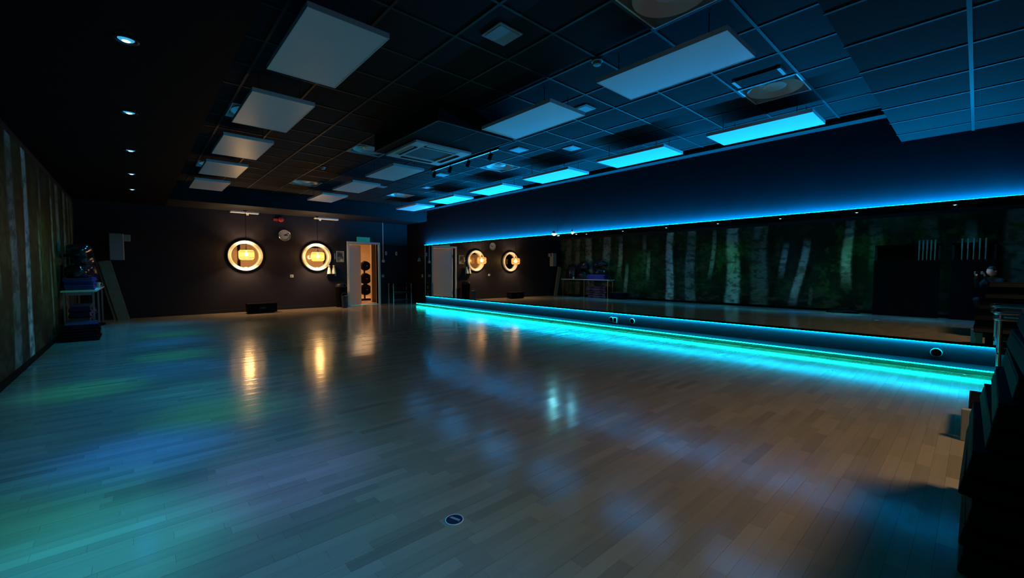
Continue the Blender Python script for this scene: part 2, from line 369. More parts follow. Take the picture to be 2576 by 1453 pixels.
# ================================================================== MIRROR AND LED STRIPS
mir = thing('wall_mirror', 'long wall mirror between the two cyan light strips', 'mirror', (XR, 0, 0.32))
TILT = math.radians(0.24)
npane = 8; y0m, y1m = -0.42, 12.68; pw = (y1m - y0m) / npane
pane = MB().box((0, 0.0002, 0), (0.006, pw - 0.0002, 1.70)).mesh('mirror_pane', 'mirror')
for k in range(npane): inst('mirror_pane', pane, mir, (0.002, y0m + k * pw, 0), (0, TILT, 0))
MB().box((-0.05, y0m, 1.685), (0.03, y1m, 1.705)).obj('top_trim', 'black', mir)
MB().box((-0.012, y0m, -0.02), (0.03, y1m, 0.004)).obj('bottom_trim', 'black', mir)
MB().box((-0.004, y1m, -0.02), (0.03, y1m + 0.025, 1.705)).obj('end_trim', 'greyplastic', mir)
def strip(name, label, x0, x1, z0, z1, ya, yb, m, seg, fdir):
    t = thing(name, label, 'light strip', (x0, ya, z0))
    mb = MB(); n = int((yb - ya) / seg); d = (yb - ya) / n
    for i in range(n):
        a, b = i * d, (i + 1) * d
        if fdir == 'up': mb.add([(0, a, z1-z0), (x1-x0, a, z1-z0), (x1-x0, b, z1-z0), (0, b, z1-z0)], [(0, 1, 2, 3)])
        elif fdir == 'down': mb.add([(0, a, 0), (0, b, 0), (x1-x0, b, 0), (x1-x0, a, 0)], [(0, 1, 2, 3)])
        else: mb.add([(0, a, 0), (0, a, z1-z0), (0, b, z1-z0), (0, b, 0)], [(0, 3, 2, 1)]).add([(0, a, 0), (0, b, 0), (x1-x0, b, 0), (x1-x0, a, 0)], [(0, 1, 2, 3)])
    me = bpy.data.meshes.new('diffuser'); me.from_pydata(mb.v, [], mb.f); me.update(); me.materials.append(M[m])
    inst('diffuser', me, t, (0, 0, 0))
    e = 0.001
    if fdir == 'up': MB().box((0, 0, 0), (x1-x0, yb-ya, z1-z0-e)).obj('channel', 'greyplastic', t)
    elif fdir == 'down': MB().box((0, 0, e), (x1-x0, yb-ya, z1-z0)).obj('channel', 'greyplastic', t)
    else: MB().box((e, 0, e), (x1-x0, yb-ya, z1-z0)).obj('channel', 'greyplastic', t)
    return t
strip('light_strip', 'cyan light strip along the top edge of the mirror', XR - 0.03, XR + 0.015, 2.026, 2.036, y0m, y1m, 'led_up', 0.25, 'up')
strip('light_strip', 'cyan light strip tucked under the bottom edge of the mirror', XR + 0.000, XR + 0.024, 0.290, 0.299, y0m, y1m, 'led_mid', 0.25, 'down')
strip('light_strip', 'thin turquoise light strip along the floor plinth', 7.058, 7.07, 0.054, 0.066, y0m + 0.1, 12.7, 'led_base', 0.25, 'out')

# ================================================================== MURAL
def mural():
    Y0, Y1, Z0, Z1 = -2.9, 13.95, 0.08, 2.74
    nx, nz = 760, 130
    ys = np.linspace(Y0, Y1, nx); zs = np.linspace(Z0, Z1, nz); Yg, Zg = np.meshgrid(ys, zs)
    def noise(sy, sz, seed, oct_=3):
        out = np.zeros_like(Yg); amp = 1.0; tot = 0
        for k in range(oct_):
            r = np.random.default_rng(seed + k); ny, nzz = int((Y1-Y0) * sy) + 3, int((Z1-Z0) * sz) + 3; g = r.random((nzz, ny))
            fy = (Yg - Y0) * sy; fz = (Zg - Z0) * sz; iy = fy.astype(int); iz = fz.astype(int); ty = fy - iy; tz = fz - iz
            ty = ty*ty*(3-2*ty); tz = tz*tz*(3-2*tz); iy1 = np.minimum(iy+1, ny-1); iz1 = np.minimum(iz+1, nzz-1)
            out += amp * ((g[iz, iy]*(1-ty)+g[iz, iy1]*ty)*(1-tz)+(g[iz1, iy]*(1-ty)+g[iz1, iy1]*ty)*tz); tot += amp; amp *= 0.55; sy *= 2.1; sz *= 2.1
        return out / tot
    fol = noise(1.3, 1.6, 3); fine = noise(9, 14, 9); low = noise(0.5, 0.7, 20)
    c = np.zeros(Yg.shape + (3,)); base = np.clip((fol - 0.42) * 2.6, 0, 1) * np.clip(fine * 1.6 - 0.25, 0.1, 1.2)
    c[..., 0] = 0.010 + 0.045 * base; c[..., 1] = 0.022 + 0.115 * base; c[..., 2] = 0.012 + 0.045 * base
    # misty upright far trunks
    far = np.clip(noise(1.1, 0.12, 40, 2) - 0.55, 0, 1) * 2.2
    c += (far * (0.4 + 0.6 * low))[..., None] * np.array([0.055, 0.095, 0.07])
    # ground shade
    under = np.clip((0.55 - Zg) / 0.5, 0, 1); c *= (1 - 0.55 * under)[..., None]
    # birches: (y, lean, half width, brightness, z from, z to)
    B = [(9.15,-0.03,0.085,0.34,0.75,2.1),(9.35,0.02,0.10,0.14,1.5,2.8),(8.22,0.00,0.165,0.52,0.10,2.84),(7.38,0.00,0.20,0.22,0.1,2.84),
         (6.62,0.09,0.085,0.36,0.85,2.84),(5.85,-0.01,0.235,0.46,0.10,2.84),(5.00,0.0,0.27,0.15,0.1,2.84),(4.30,0.07,0.10,0.50,0.95,2.2),
         (3.80,0.16,0.12,0.62,0.08,2.3),(3.52,0.0,0.05,0.5,0.1,0.75),(2.62,0.01,0.135,0.52,0.62,2.84),(1.95,-0.06,0.18,0.20,1.2,2.84),(0.9,0.02,0.2,0.14,0.9,2.84),
         (12.2,-0.03,0.22,0.16,0.1,2.84),(11.25,0.0,0.24,0.15,0.1,2.84),(10.55,0.03,0.12,0.26,0.9,2.84),(10.2,0.05,0.09,0.30,0.1,1.6),(12.9,0.02,0.14,0.12,0.1,2.84),
         (13.5,0.0,0.2,0.10,0.1,2.84),(0.15,0.0,0.13,0.3,1.2,2.6),(-0.6,0.0,0.2,0.15,0.1,2.84),(-1.6,0.0,0.2,0.15,0.1,2.84)]
    for i, (y, ln, hw, br, za, zb) in enumerate(B):
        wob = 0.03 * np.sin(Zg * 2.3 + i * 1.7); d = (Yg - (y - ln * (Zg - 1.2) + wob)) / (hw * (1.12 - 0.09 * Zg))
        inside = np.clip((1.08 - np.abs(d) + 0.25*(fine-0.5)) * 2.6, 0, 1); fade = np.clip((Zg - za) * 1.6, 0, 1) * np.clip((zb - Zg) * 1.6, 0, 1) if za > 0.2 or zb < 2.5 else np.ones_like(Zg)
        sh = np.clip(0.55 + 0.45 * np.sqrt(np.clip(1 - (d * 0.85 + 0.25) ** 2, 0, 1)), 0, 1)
        bark = noise(6, 11, 70 + i, 3); marks = np.clip((0.47 - bark) * 6, 0, 1) * (0.6 + 0.4 * low); lich = np.clip(noise(3, 3, 90 + i, 2) - 0.45, 0, 1) * 1.8
        col = np.array([0.88, 1.0, 0.90]) * br; tr = sh[..., None] * col * (0.55 + 0.9 * fine[..., None] * noise(1.2, 2.0, 50 + i, 2)[..., None] * 1.4) * (1 - 0.80 * marks[..., None]) * 1.4; tr = tr * (1 - 0.5 * lich[..., None]) + lich[..., None] * br * np.array([0.20, 0.34, 0.10]) * 0.5
        a = (inside * fade)[..., None]; c = c * (1 - a) + tr * a
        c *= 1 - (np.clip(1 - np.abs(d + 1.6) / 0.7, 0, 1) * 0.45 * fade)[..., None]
    # leaf sprays in front of the trunks
    leaf = np.clip((noise(6, 5, 150, 3) - 0.60) * 6, 0, 1) * np.clip((noise(0.8, 1.0, 160, 2) - 0.45) * 4, 0, 1)
    c = c * (1 - leaf[..., None] * 0.8) + leaf[..., None] * 0.8 * np.array([0.05, 0.13, 0.03])
    # stones/undergrowth
    st = np.clip((noise(4, 9, 180, 2) - 0.58) * 6, 0, 1) * np.clip((0.95 - Zg) * 2, 0, 1); c = c * (1 - st[..., None]*0.6) + st[..., None]*0.6 * np.array([0.09, 0.075, 0.06])
    ver = np.stack([np.full(Yg.size, 0.0), Yg.ravel(), Zg.ravel()], 1)
    idx = np.arange(nx * nz).reshape(nz, nx); q = np.stack([idx[:-1, :-1], idx[:-1, 1:], idx[1:, 1:], idx[1:, :-1]], -1).reshape(-1, 4)
    me = bpy.data.meshes.new('print'); me.from_pydata(ver.tolist(), [], q.tolist()); me.update()
    at = me.color_attributes.new('ink', 'FLOAT_COLOR', 'POINT'); rgba = np.ones((nx*nz, 4), dtype=np.float32); rgba[:, :3] = np.clip(c, 0, 1).reshape(-1, 3)
    at.data.foreach_set('color', rgba.ravel())
    m = bpy.data.materials.new('forest_print'); m.use_nodes = True; nt = m.node_tree; a = nt.nodes.new('ShaderNodeAttribute'); a.attribute_name = 'ink'
    nt.links.new(a.outputs['Color'], nt.nodes['Principled BSDF'].inputs['Base Color']); nt.nodes['Principled BSDF'].inputs['Roughness'].default_value = 0.6; nt.nodes['Principled BSDF'].inputs['Specular IOR Level'].default_value = 0.1
    me.materials.append(m)
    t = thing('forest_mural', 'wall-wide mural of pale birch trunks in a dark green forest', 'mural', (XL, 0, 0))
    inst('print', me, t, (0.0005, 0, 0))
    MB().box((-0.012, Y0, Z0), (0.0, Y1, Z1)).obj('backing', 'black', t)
mural()

# ================================================================== LAMPS
def spot(name, loc, target, col, watt, size, blend=1.0, rad=0.03, parent=None):
    l = bpy.data.lights.new(name, 'SPOT'); l.color = col; l.energy = watt; l.spot_size = math.radians(size); l.spot_blend = blend; l.shadow_soft_size = rad
    ob = bpy.data.objects.new(name, l); COL.objects.link(ob); ob.location = loc
    ob.rotation_euler = (Vector(target) - Vector(loc)).to_track_quat('-Z', 'Y').to_euler()
    if parent: ob.parent = parent; ob.location = Vector(loc) - parent.location
    return ob
SPY = [11.58, 9.73, 7.85, 5.98, 4.12, 2.28, 0.42]
G, Bl, Cy, Pu = (0.03, 1.0, 0.25), (0.01, 0.18, 1.0), (0.03, 0.68, 1.0), (0.16, 0.18, 1.0)
BEAM = {0: [((0.5, 12.0), Cy, 5)], 1: [((0.5, 10.0), G, 16), ((0.45, 8.95), Bl, 22)], 2: [((0.40, 7.5), G, 20), ((0.36, 6.35), Bl, 26)],
        3: [((-0.40, 5.95), G, 20), ((0.45, 5.1), Cy, 10)], 4: [((0.52, 4.30), G, 20), ((0.0, 3.62), Bl, 34)],
        5: [((-0.45, 3.1), G, 20), ((-0.15, 2.45), Cy, 26), ((0.62, 2.66), Pu, 13)], 6: [((0.2, 1.0), Cy, 14)]}
WIDE = [Cy, G, Bl, G, Bl, G, Cy]
proto = None; fix = []
for i, y in enumerate(SPY):
    lab = 'small glowing blue downlight in the bulkhead above the mural, %s from the far end' % ORD[i]
    if proto is None:
        proto = thing('downlight', lab, 'light', (0.0, y, ZS), group='downlights above the mural')
        MB().lathe([(0.075, 0.0), (0.075, -0.006), (0.062, -0.010), (0.058, 0.002), (0.048, 0.006)], 24).obj('bezel', 'blackmetal', proto, smooth=True)
        MB().lathe([(0.001, -0.018), (0.014, -0.016), (0.024, -0.012)], 20).obj('lens', 'lens', proto, smooth=True)
        MB().lathe([(0.024, -0.012), (0.040, -0.006), (0.050, 0.002)], 20).obj('halo_ring', 'halo_ring', proto, smooth=True)  # glowing ring imitating the halo around the lamp
    else: fix.append(dup(proto, (0.0, y, ZS), None, lab))
fix.insert(0, proto)
for i, y in enumerate(SPY):
    spot('downlight_beam', (0, y, ZS - 0.03), (0, y, 0), WIDE[i], 24, 138, 0.9, 0.08, fix[i])
    spot('downlight_beam', (0, y, ZS - 0.03), (0.2, y, 0), (0.01, 0.30, 1.0), 190, 66, 1.0, 0.08, fix[i])
    for (tx, ty), c, e in BEAM[i]: spot('downlight_beam', (0, y, ZS - 0.03), (tx, ty, 0), c, e * (5.0 if c == G else 12.0), 25, 1.0, 0.16, fix[i])
# added warm fill lamp, unseen behind the camera, for the brown floor patch
t = thing('downlight', 'added unseen warm fill lamp in the near bulkhead behind the camera', 'light', (3.8, -1.1, ZS + 0.02))
MB().lathe([(0.075, 0.0), (0.075, -0.008), (0.06, -0.012), (0.055, 0.0)], 24).obj('bezel', 'whiteplastic', t, smooth=True)
spot('downlight_beam', (3.8, -1.1, ZS - 0.03), (3.3, 0.8, 0), (1.0, 0.76, 0.42), WARM_FILL_W, 126, 1.0, 0.30, t)

# pendant lamps in front of the round windows
PY = 13.66
def pendant(x, z, label):
    t = thing('pendant_lamp', label, 'lamp', (x, PY, ZS), group='amber pendant lamps by the round windows')
    h = ZS - z
    MB().cyl((0, 0, 0), (0, 0, -h + 0.17), 0.005, 8).obj('cord', 'black', t)
    MB().lathe([(0.001, 0.0), (0.05, 0.0), (0.05, -0.02), (0.001, -0.025)], 20).obj('ceiling_rose', 'black', t)
    MB().cyl((0, 0, -h + 0.21), (0, 0, -h + 0.12), 0.022, 12, 0.028).obj('lamp_holder', 'chrome', t, smooth=True)
    sh = MB().lathe([(0.150, 0.135), (0.190, 0.10), (0.190, -0.09), (0.150, -0.135)], 32, (0, 0, -h)).obj('lamp_shade', 'shade', t)
    for zz, r in ((0.135, 0.152), (0.10, 0.192), (0.075, 0.192), (-0.065, 0.192), (-0.09, 0.192), (-0.135, 0.152)):
        MB().tube([(r*math.cos(2*PI*k/32), r*math.sin(2*PI*k/32), -h + zz) for k in range(32)], 0.006, 6, True).obj('shade_hoop', 'cardboard', sh)
    MB().lathe([(0.001, -0.05), (0.03, -0.04), (0.048, -0.005), (0.04, 0.03), (0.018, 0.07), (0.016, 0.12)], 20, (0, 0, -h)).obj('bulb', 'bulb', t, smooth=True)
    l = bpy.data.lights.new('pendant_glow', 'POINT'); l.color = (1.0, 0.68, 0.36); l.energy = PEND_W; l.shadow_soft_size = 0.06
    ob = bpy.data.objects.new('pendant_glow', l); COL.objects.link(ob); ob.location = (0, 0, -h); ob.parent = t
pendant(2.315, 1.615, 'amber drum pendant lamp in front of the window above the step box')
pendant(4.205, 1.605, 'amber drum pendant lamp in front of the window nearer the door')

# small bright lamps clipped on the mirror's top trim
def clip_lamp(y, r, label, cable):
    t = thing('clip_lamp', label, 'lamp', (XR - 0.06, y, 2.05))
    MB().cyl((0, 0, 0.055), (0, 0, -0.005), r * 0.8, 14, r).obj('housing', 'blackmetal', t, smooth=True)
    MB().lathe([(0.001, -0.05), (r*0.6, -0.042), (r*0.95, -0.02), (r, -0.004)], 16).obj('lens', 'lamp_lens', t, smooth=True)
    MB().box((0.0, -0.012, 0.02), (0.07, 0.012, 0.035)).obj('bracket', 'blackmetal', t)
    if cable: MB().cyl((0.075, -0.03, 0.02), (0.075, -0.03, 0.42), 0.006, 6).obj('cable', 'black', t)
clip_lamp(6.68, 0.05, 'brightest small cyan lamp on the mirror edge, with a cable above it', True)
clip_lamp(6.13, 0.022, 'tiny cyan lamp on the mirror edge, without a cable', False)

# ================================================================== CEILING FITTINGS
def make_panel(label):
    t = thing('ceiling_panel', label, 'panel', (0, 0, 3.0), group='hanging white ceiling panels')
    MB().box((-0.292, -0.592, 0.0), (0.292, 0.592, 0.034)).obj('board', 'white', t)
    fr = MB()
    for a, b in (((-0.30, -0.60, -0.002), (-0.292, 0.60, 0.04)), ((0.292, -0.60, -0.002), (0.30, 0.60, 0.04)), ((-0.292, -0.60, -0.002), (0.292, -0.592, 0.04)), ((-0.292, 0.592, -0.002), (0.292, 0.60, 0.04))): fr.box(a, b)
    fr.obj('frame', 'whiteplastic', t)
    for sx in (-0.2, 0.2):
        for sy in (-0.42, 0.42):
            MB().cyl((sx, sy, 0.03), (sx, sy, ZC - 3.0 - 0.001), 0.004, 6).box((sx - 0.015, sy - 0.015, 0.034), (sx + 0.015, sy + 0.015, 0.05)).obj('hanger', 'blackmetal', t)
    return t
PYS = [1.92, 3.73, 5.55, 7.40, 9.22, 11.08]
RN = ['row nearest the mural', 'middle row', 'bright row beside the mirror wall']
pp = None
for r, (x, ks) in enumerate(((1.23, [1, 2, 3, 4, 5]), (3.665, [0, 1, 3, 4, 5]), (6.10, [0, 1, 2, 3, 4, 5]))):
    for n_, k in enumerate(ks):
        lab = 'white hanging ceiling panel, %s of the %s counting from the camera' % (ORD[n_], RN[r])
        xx = x + (0.04 if r == 2 and k >= 3 else 0)
        if pp is None: pp = make_panel(lab); pp.location = (xx, PYS[k], 3.0)
        else: dup(pp, (xx, PYS[k], 3.0), None, lab)

def make_diffuser(label):
    t = thing('air_diffuser', label, 'vent', group='square ceiling air diffusers')
    s = 0.2965
    fr = MB()
    for a, b in (((-s, -s, -0.006), (-s+0.02, s, 0.004)), ((s-0.02, -s, -0.006), (s, s, 0.004)), ((-s+0.02, -s, -0.006), (s-0.02, -s+0.02, 0.004)), ((-s+0.02, s-0.02, -0.006), (s-0.02, s, 0.004))): fr.box(a, b)
    fr.obj('frame', 'whiteplastic', t)
    bx = MB()
    for a, b in (((-s, -s, 0.004), (-s+0.006, s, 0.16)), ((s-0.006, -s, 0.004), (s, s, 0.16)), ((-s, -s, 0.004), (s, -s+0.006, 0.16)), ((-s, s-0.006, 0.004), (s, s, 0.16)), ((-s, -s, 0.16), (s, s, 0.17))): bx.box(a, b)
    bx.obj('plenum', 'white', t)
    MB().lathe([(0.275, 0.012), (0.23, 0.045), (0.15, 0.14), (0.146, 0.14), (0.225, 0.04), (0.265, 0.008)], 40).obj('cone', 'white', t, smooth=True)
    MB().lathe([(0.001, 0.015), (0.09, 0.02), (0.115, 0.035), (0.10, 0.05), (0.001, 0.06)], 32).obj('disc', 'white', t, smooth=True)
    MB().cyl((0, 0, 0.055), (0, 0, 0.16), 0.012).obj('stem', 'greyplastic', t)
    return t
dl = ['square air diffuser beside the nearest bright panel of the mirror row', 'square air diffuser between mirror row and track light', 'far square air diffuser beside the mirror row end',
      'square air diffuser partly hidden behind the air conditioner box', 'square air diffuser near the far end of the middle row', 'large grey square air diffuser cut by the top of the picture',
      'square air diffuser peeking out beside the second panel of the mural row', 'square air diffuser peeking out beside the fourth panel of the mural row']
pd = None
for (ix, iy), lab in zip(DIFF, dl):
    p = (GX[0] + (ix + 0.5) * 0.605, GY[1] + (iy + 0.5) * 0.603, ZC)
    if pd is None: pd = make_diffuser(lab); pd.location = p
    else: dup(pd, p, None, lab)

# boxed-in air conditioner
o = thing('ceiling_box', 'black dropped ceiling box around the air conditioner', 'bulkhead', (2.745, 4.375, 2.985))
MB().box((0, 0, 0.0), (1.205, 1.79, 0.25)).obj('box', 'tile', o, bevel=0.004)
for a, b in (((-0.004, -0.004, -0.004), (0.02, 1.794, 0.012)), ((1.185, -0.004, -0.004), (1.209, 1.794, 0.012)), ((0.02, -0.004, -0.004), (1.185, 0.02, 0.012)), ((0.02, 1.77, -0.004), (1.185, 1.794, 0.012))):
    MB().box(a, b).obj('edge_angle', 'tee', o)
MB().box((0.598, 0.02, -0.003), (0.612, 0.80, 0.001)).obj('joint_bar', 'tee', o)
ac = thing('air_conditioner', 'pale square air conditioner cassette in the dropped ceiling box', 'air conditioner', (3.375, 5.665, 2.981))
c = MB(); s, i_ = 0.47, 0.275
for a, b in (((-s, -s, -0.035), (-i_, s, 0)), ((i_, -s, -0.035), (s, s, 0)), ((-i_, -s, -0.035), (i_, -i_, 0)), ((-i_, i_, -0.035), (i_, s, 0))): c.box(a, b)
c.obj('casing', 'whiteplastic', ac, bevel=0.006)
gr = MB().box((-i_, -i_, -0.012), (i_, i_, 0)).obj('grille', 'greyplastic', ac)
for k in range(13): MB().box((-i_ + 0.005, -i_ + 0.02 + k * 0.042, -0.022), (i_ - 0.005, -i_ + 0.03 + k * 0.042, -0.012)).obj('grille_bar', 'greyplastic', gr)
for a in range(4):
    f = MB().box((-0.27, 0.325, -0.0385), (0.27, 0.385, -0.034)).obj('outlet_slot', 'black', ac); f.rotation_euler = (0, 0, a * PI / 2)
    f = MB().box((-0.26, 0.385, -0.046), (0.26, 0.40, -0.034)).obj('flap', 'whiteplastic', ac); f.rotation_euler = (0, 0, a * PI / 2)
# track lights
tr = thing('track_light', 'black ceiling track with four unlit spot heads', 'light', (4.56, 5.4, ZC - 0.008))
MB().box((-0.017, 0, -0.030), (0.017, 2.12, 0)).obj('rail', 'blackmetal', tr, bevel=0.002)
MB().box((-0.012, 0.02, -0.033), (0.012, 2.1, -0.0305)).obj('conductor', 'chrome', tr)
for y in (0.22, 0.86, 1.45, 2.02):
    hd = MB().cyl((0, y, -0.03), (0, y, -0.075), 0.010, 10).obj('arm', 'blackmetal', tr)
    MB().cyl((0, y - 0.02, -0.065), (0.01, y + 0.045, -0.145), 0.032, 16, 0.036).obj('spot_head', 'black', hd, smooth=True)
# small square speakers and sensors
sq = [((4.90, 5.28), 0.25, 'square white ceiling speaker between the track light and the mirror row'), ((4.95, 7.76), 0.25, 'square white ceiling speaker just past the end of the track'),
      ((4.28, 3.39), 0.21, 'square grey ceiling speaker at the corner of the second middle panel'), ((5.45, 9.2), 0.24, 'small square ceiling speaker near the fifth mirror row panel'),
      ((5.50, 4.62), 0.24, 'small square ceiling speaker behind the shadow of the mirror row'), ((2.42, 2.82), 0.26, 'dim square ceiling speaker in the dark part of the ceiling near the camera'), ((4.55, 9.85), 0.22, 'small square ceiling speaker far down between the middle and mirror rows')]
for (x, y), s_, lab in sq:
    t = thing('ceiling_speaker', lab, 'speaker', (x, y, ZC), group='square ceiling speakers'); h = s_ / 2
    MB().box((-h, -h, -0.014), (h, h, 0)).obj('frame', 'greyplastic', t, bevel=0.004)
    MB().box((-h+0.025, -h+0.025, -0.018), (h-0.025, h-0.025, -0.0135)).obj('grille', 'greyplastic', t)
t = thing('emergency_light', 'slim rectangular fitting beside the nearest mirror row diffuser', 'light', (4.96, 1.62, ZC))
MB().box((-0.10, -0.20, -0.02), (0.10, 0.20, 0)).obj('casing', 'tile', t, bevel=0.004)
for sgn in (-1, 1): MB().box((-0.10, sgn*0.215 - 0.016, -0.024), (0.10, sgn*0.215 + 0.016, 0)).obj('end_cap', 'greyplastic', t)
for (x, y), lab in (((3.41, 2.55), 'round smoke detector above the nearest middle panel'), ((2.83, 8.76), 'round smoke detector in the far dark part of the ceiling')):
    t = thing('smoke_detector', lab, 'detector', (x, y, ZC - 0.001), group='smoke detectors')
    MB().lathe([(0.05, 0), (0.055, -0.015), (0.045, -0.02)], 20).obj('base', 'whiteplastic', t, smooth=True)
    MB().lathe([(0.045, -0.02), (0.038, -0.045), (0.001, -0.05)], 20).obj('head', 'greyplastic', t, smooth=True)

# ================================================================== END WALL FITTINGS
for (xa, xb, px), lab in (((1.99, 2.68, 0.42), 'white bulkhead batten light above the window over the step box'), ((4.19, 4.92, 0.18), 'white bulkhead batten light above the window nearer the door')):
    t = thing('batten_light', lab, 'light', (xa, 13.88, ZS), group='batten lights under the far bulkhead')
    MB().box((0, -0.06, -0.055), (xb - xa, 0.06, 0)).obj('casing', 'whiteplastic', t, bevel=0.012)
    MB().cyl((px, 0.02, -0.055), (px, 0.02, -0.10), 0.035, 14, 0.028).obj('sensor', 'whiteplastic', t, smooth=True)
t = thing('wall_clock', 'round grey-faced wall clock between the two round windows', 'clock', (3.37, YB, 2.235))
MB().lathe([(0.001, 0.02), (0.155, 0.02)], 40, axis='y').obj('face', 'clockface', t)
MB().lathe([(0.165, 0.0), (0.168, 0.03), (0.16, 0.038), (0.153, 0.03), (0.153, 0.018)], 40, axis='y').obj('rim', 'chrome', t, smooth=True)
for a, l_, w_ in ((95, 0.085, 0.010), (60, 0.125, 0.007)):
    m_ = Matrix.Rotation(math.radians(a), 4, 'Y'); MB().box((-w_, -0.026, -0.02), (w_, -0.023, l_), m_).obj('hand', 'black', t)
for k in range(12):
    m_ = Matrix.Rotation(2*PI*k/12, 4, 'Y'); MB().box((-0.004, -0.0225, 0.118), (0.004, -0.0205, 0.14), m_).obj('hour_mark', 'black', t)
t = thing('alarm_sounder', 'red fire alarm sounder high above the clock', 'alarm', (3.28, YB, 2.70))
MB().lathe([(0.075, 0.0), (0.075, 0.04), (0.055, 0.075), (0.001, 0.085)], 24, axis='y').obj('dome', 'red', t, smooth=True)
MB().box((-0.20, -0.04, -0.05), (-0.085, 0, 0.02)).obj('call_box', 'red', t, bevel=0.006)
t = thing('exit_sign', 'green exit sign plate standing on top of the door frame', 'sign', (5.785, YB, 2.145))
MB().box((-0.225, -0.035, 0.0), (0.225, -0.005, 0.155)).obj('plate', 'exit', t, bevel=0.004)
MB().box((-0.23, -0.005, -0.003), (0.23, 0.0, 0.16)).obj('back_plate', 'greyplastic', t)
# framed print
def print_mat():
    m = bpy.data.materials.new('grey_print'); m.use_nodes = True; nt = m.node_tree; b = nt.nodes['Principled BSDF']
    n = nt.nodes.new('ShaderNodeTexNoise'); n.inputs['Scale'].default_value = 5; g = nt.nodes.new('ShaderNodeNewGeometry'); nt.links.new(g.outputs['Position'], n.inputs['Vector'])
    r = nt.nodes.new('ShaderNodeValToRGB'); r.color_ramp.elements[0].position = 0.42; r.color_ramp.elements[0].color = (0.02, 0.02, 0.025, 1); r.color_ramp.elements[1].position = 0.68; r.color_ramp.elements[1].color = (0.45, 0.45, 0.47, 1)
    nt.links.new(n.outputs['Fac'], r.inputs[0]); nt.links.new(r.outputs[0], b.inputs['Base Color']); b.inputs['Roughness'].default_value = 0.3; return m
M['pic'] = print_mat()
t = thing('picture_frame', 'small grey framed print between the window and the door', 'picture', (5.005, YB, 1.63))
MB().box((-0.105, -0.018, -0.165), (0.105, -0.004, 0.165)).obj('picture', 'pic', t)
for a, b in (((-0.12, -0.025, -0.18), (-0.105, 0, 0.18)), ((0.105, -0.025, -0.18), (0.12, 0, 0.18)), ((-0.105, -0.025, 0.165), (0.105, 0, 0.18)), ((-0.105, -0.025, -0.18), (0.105, 0, -0.165))): MB().box(a, b).obj('frame_bar', 'greyplastic', t)
t = thing('wall_hook', 'shiny upright coat hook left of the framed print', 'hook', (4.835, YB, 1.63))
MB().box((-0.012, -0.008, -0.10), (0.012, 0, 0.10)).obj('plate', 'chrome', t, bevel=0.003); MB().tube([(0, -0.008, -0.05), (0, -0.05, -0.06), (0, -0.06, -0.02)], 0.007).obj('peg', 'chrome', t, smooth=True)
t = thing('wall_shelf', 'small metal wall shelf under the two white bottles', 'shelf', (4.70, YB, 1.065))
MB().box((-0.17, -0.12, -0.012), (0.17, 0, 0.0)).obj('board', 'blackmetal', t)
for sx in (-0.15, 0.12): MB().cyl((sx, -0.06, -0.012), (sx, -0.06, -0.06), 0.02, 10).obj('clip', 'chrome', t)
for k, x in enumerate((4.628, 4.772)):
    t = thing('spray_bottle', ['white conical bottle on the wall shelf, on the window side', 'white conical bottle on the wall shelf, on the door side'][k], 'bottle', (x, 13.93, 1.066), group='white bottles on the wall shelf')
    MB().lathe([(0.001, 0), (0.065, 0), (0.068, 0.02), (0.035, 0.20), (0.02, 0.22)], 20).obj('bottle_body', 'whiteplastic', t, smooth=True)
    MB().lathe([(0.022, 0.22), (0.03, 0.23), (0.034, 0.27), (0.001, 0.285)], 16).obj('cap', 'whiteplastic', t, smooth=True)
def plate(name, label, loc, sx, sz, axis='y', group=None, rocker=True, cat='switch'):
    t = thing(name, label, cat, loc, group=group)
    if axis == 'x': t.rotation_euler = (0, 0, -PI/2)
    MB().box((-sx, -0.012, -sz), (sx, 0, sz)).obj('cover', 'whiteplastic', t, bevel=0.003)
    if rocker: MB().box((-sx*0.45, -0.018, -sz*0.5), (sx*0.45, -0.011, sz*0.5)).obj('rocker', 'greyplastic', t, bevel=0.002)
    return t
plate('wall_socket', 'white square socket below and between the round windows', (3.54, YB, 1.006), 0.048, 0.043, cat='socket')
plate('wall_switch', 'upright white switch by the cable conduit, door side', (6.60, YB, 1.78), 0.035, 0.065, group='switches right of the door')
plate('wall_switch', 'upright white switch right of the conduit, corner side', (6.99, YB, 1.78), 0.035, 0.065, group='switches right of the door')
plate('wall_switch', 'square white switch below the conduit box', (6.47, YB, 0.98), 0.045, 0.045, group='switches right of the door')
t = thing('cable_conduit', 'thin white conduit dropping to a box right of the door', 'conduit', (6.485, YB, 1.50))
MB().cyl((0, -0.015, 0.04), (0, -0.015, ZS - 1.50), 0.012, 8).obj('pipe', 'whiteplastic', t, smooth=True); MB().box((-0.045, -0.04, -0.045), (0.045, 0, 0.045)).obj('box', 'whiteplastic', t, bevel=0.006)
plate('wall_switch', 'white switch on the dark wall beside the mirror end', (XR + 0.03, 12.93, 0.985), 0.035, 0.05, 'x')
t = thing('wall_sconce', 'small unlit cone sconce on the wall beside the mirror end', 'lamp', (XR + 0.03, 13.03, 1.55))
MB().lathe([(0.07, -0.06), (0.03, 0.05), (0.012, 0.07), (0.001, 0.072)], 18, (-0.06, 0, 0)).obj('shade', 'greyplastic', t, smooth=True); MB().cyl((0, 0, 0.05), (-0.06, 0, 0.06), 0.01, 8).obj('arm', 'greyplastic', t)
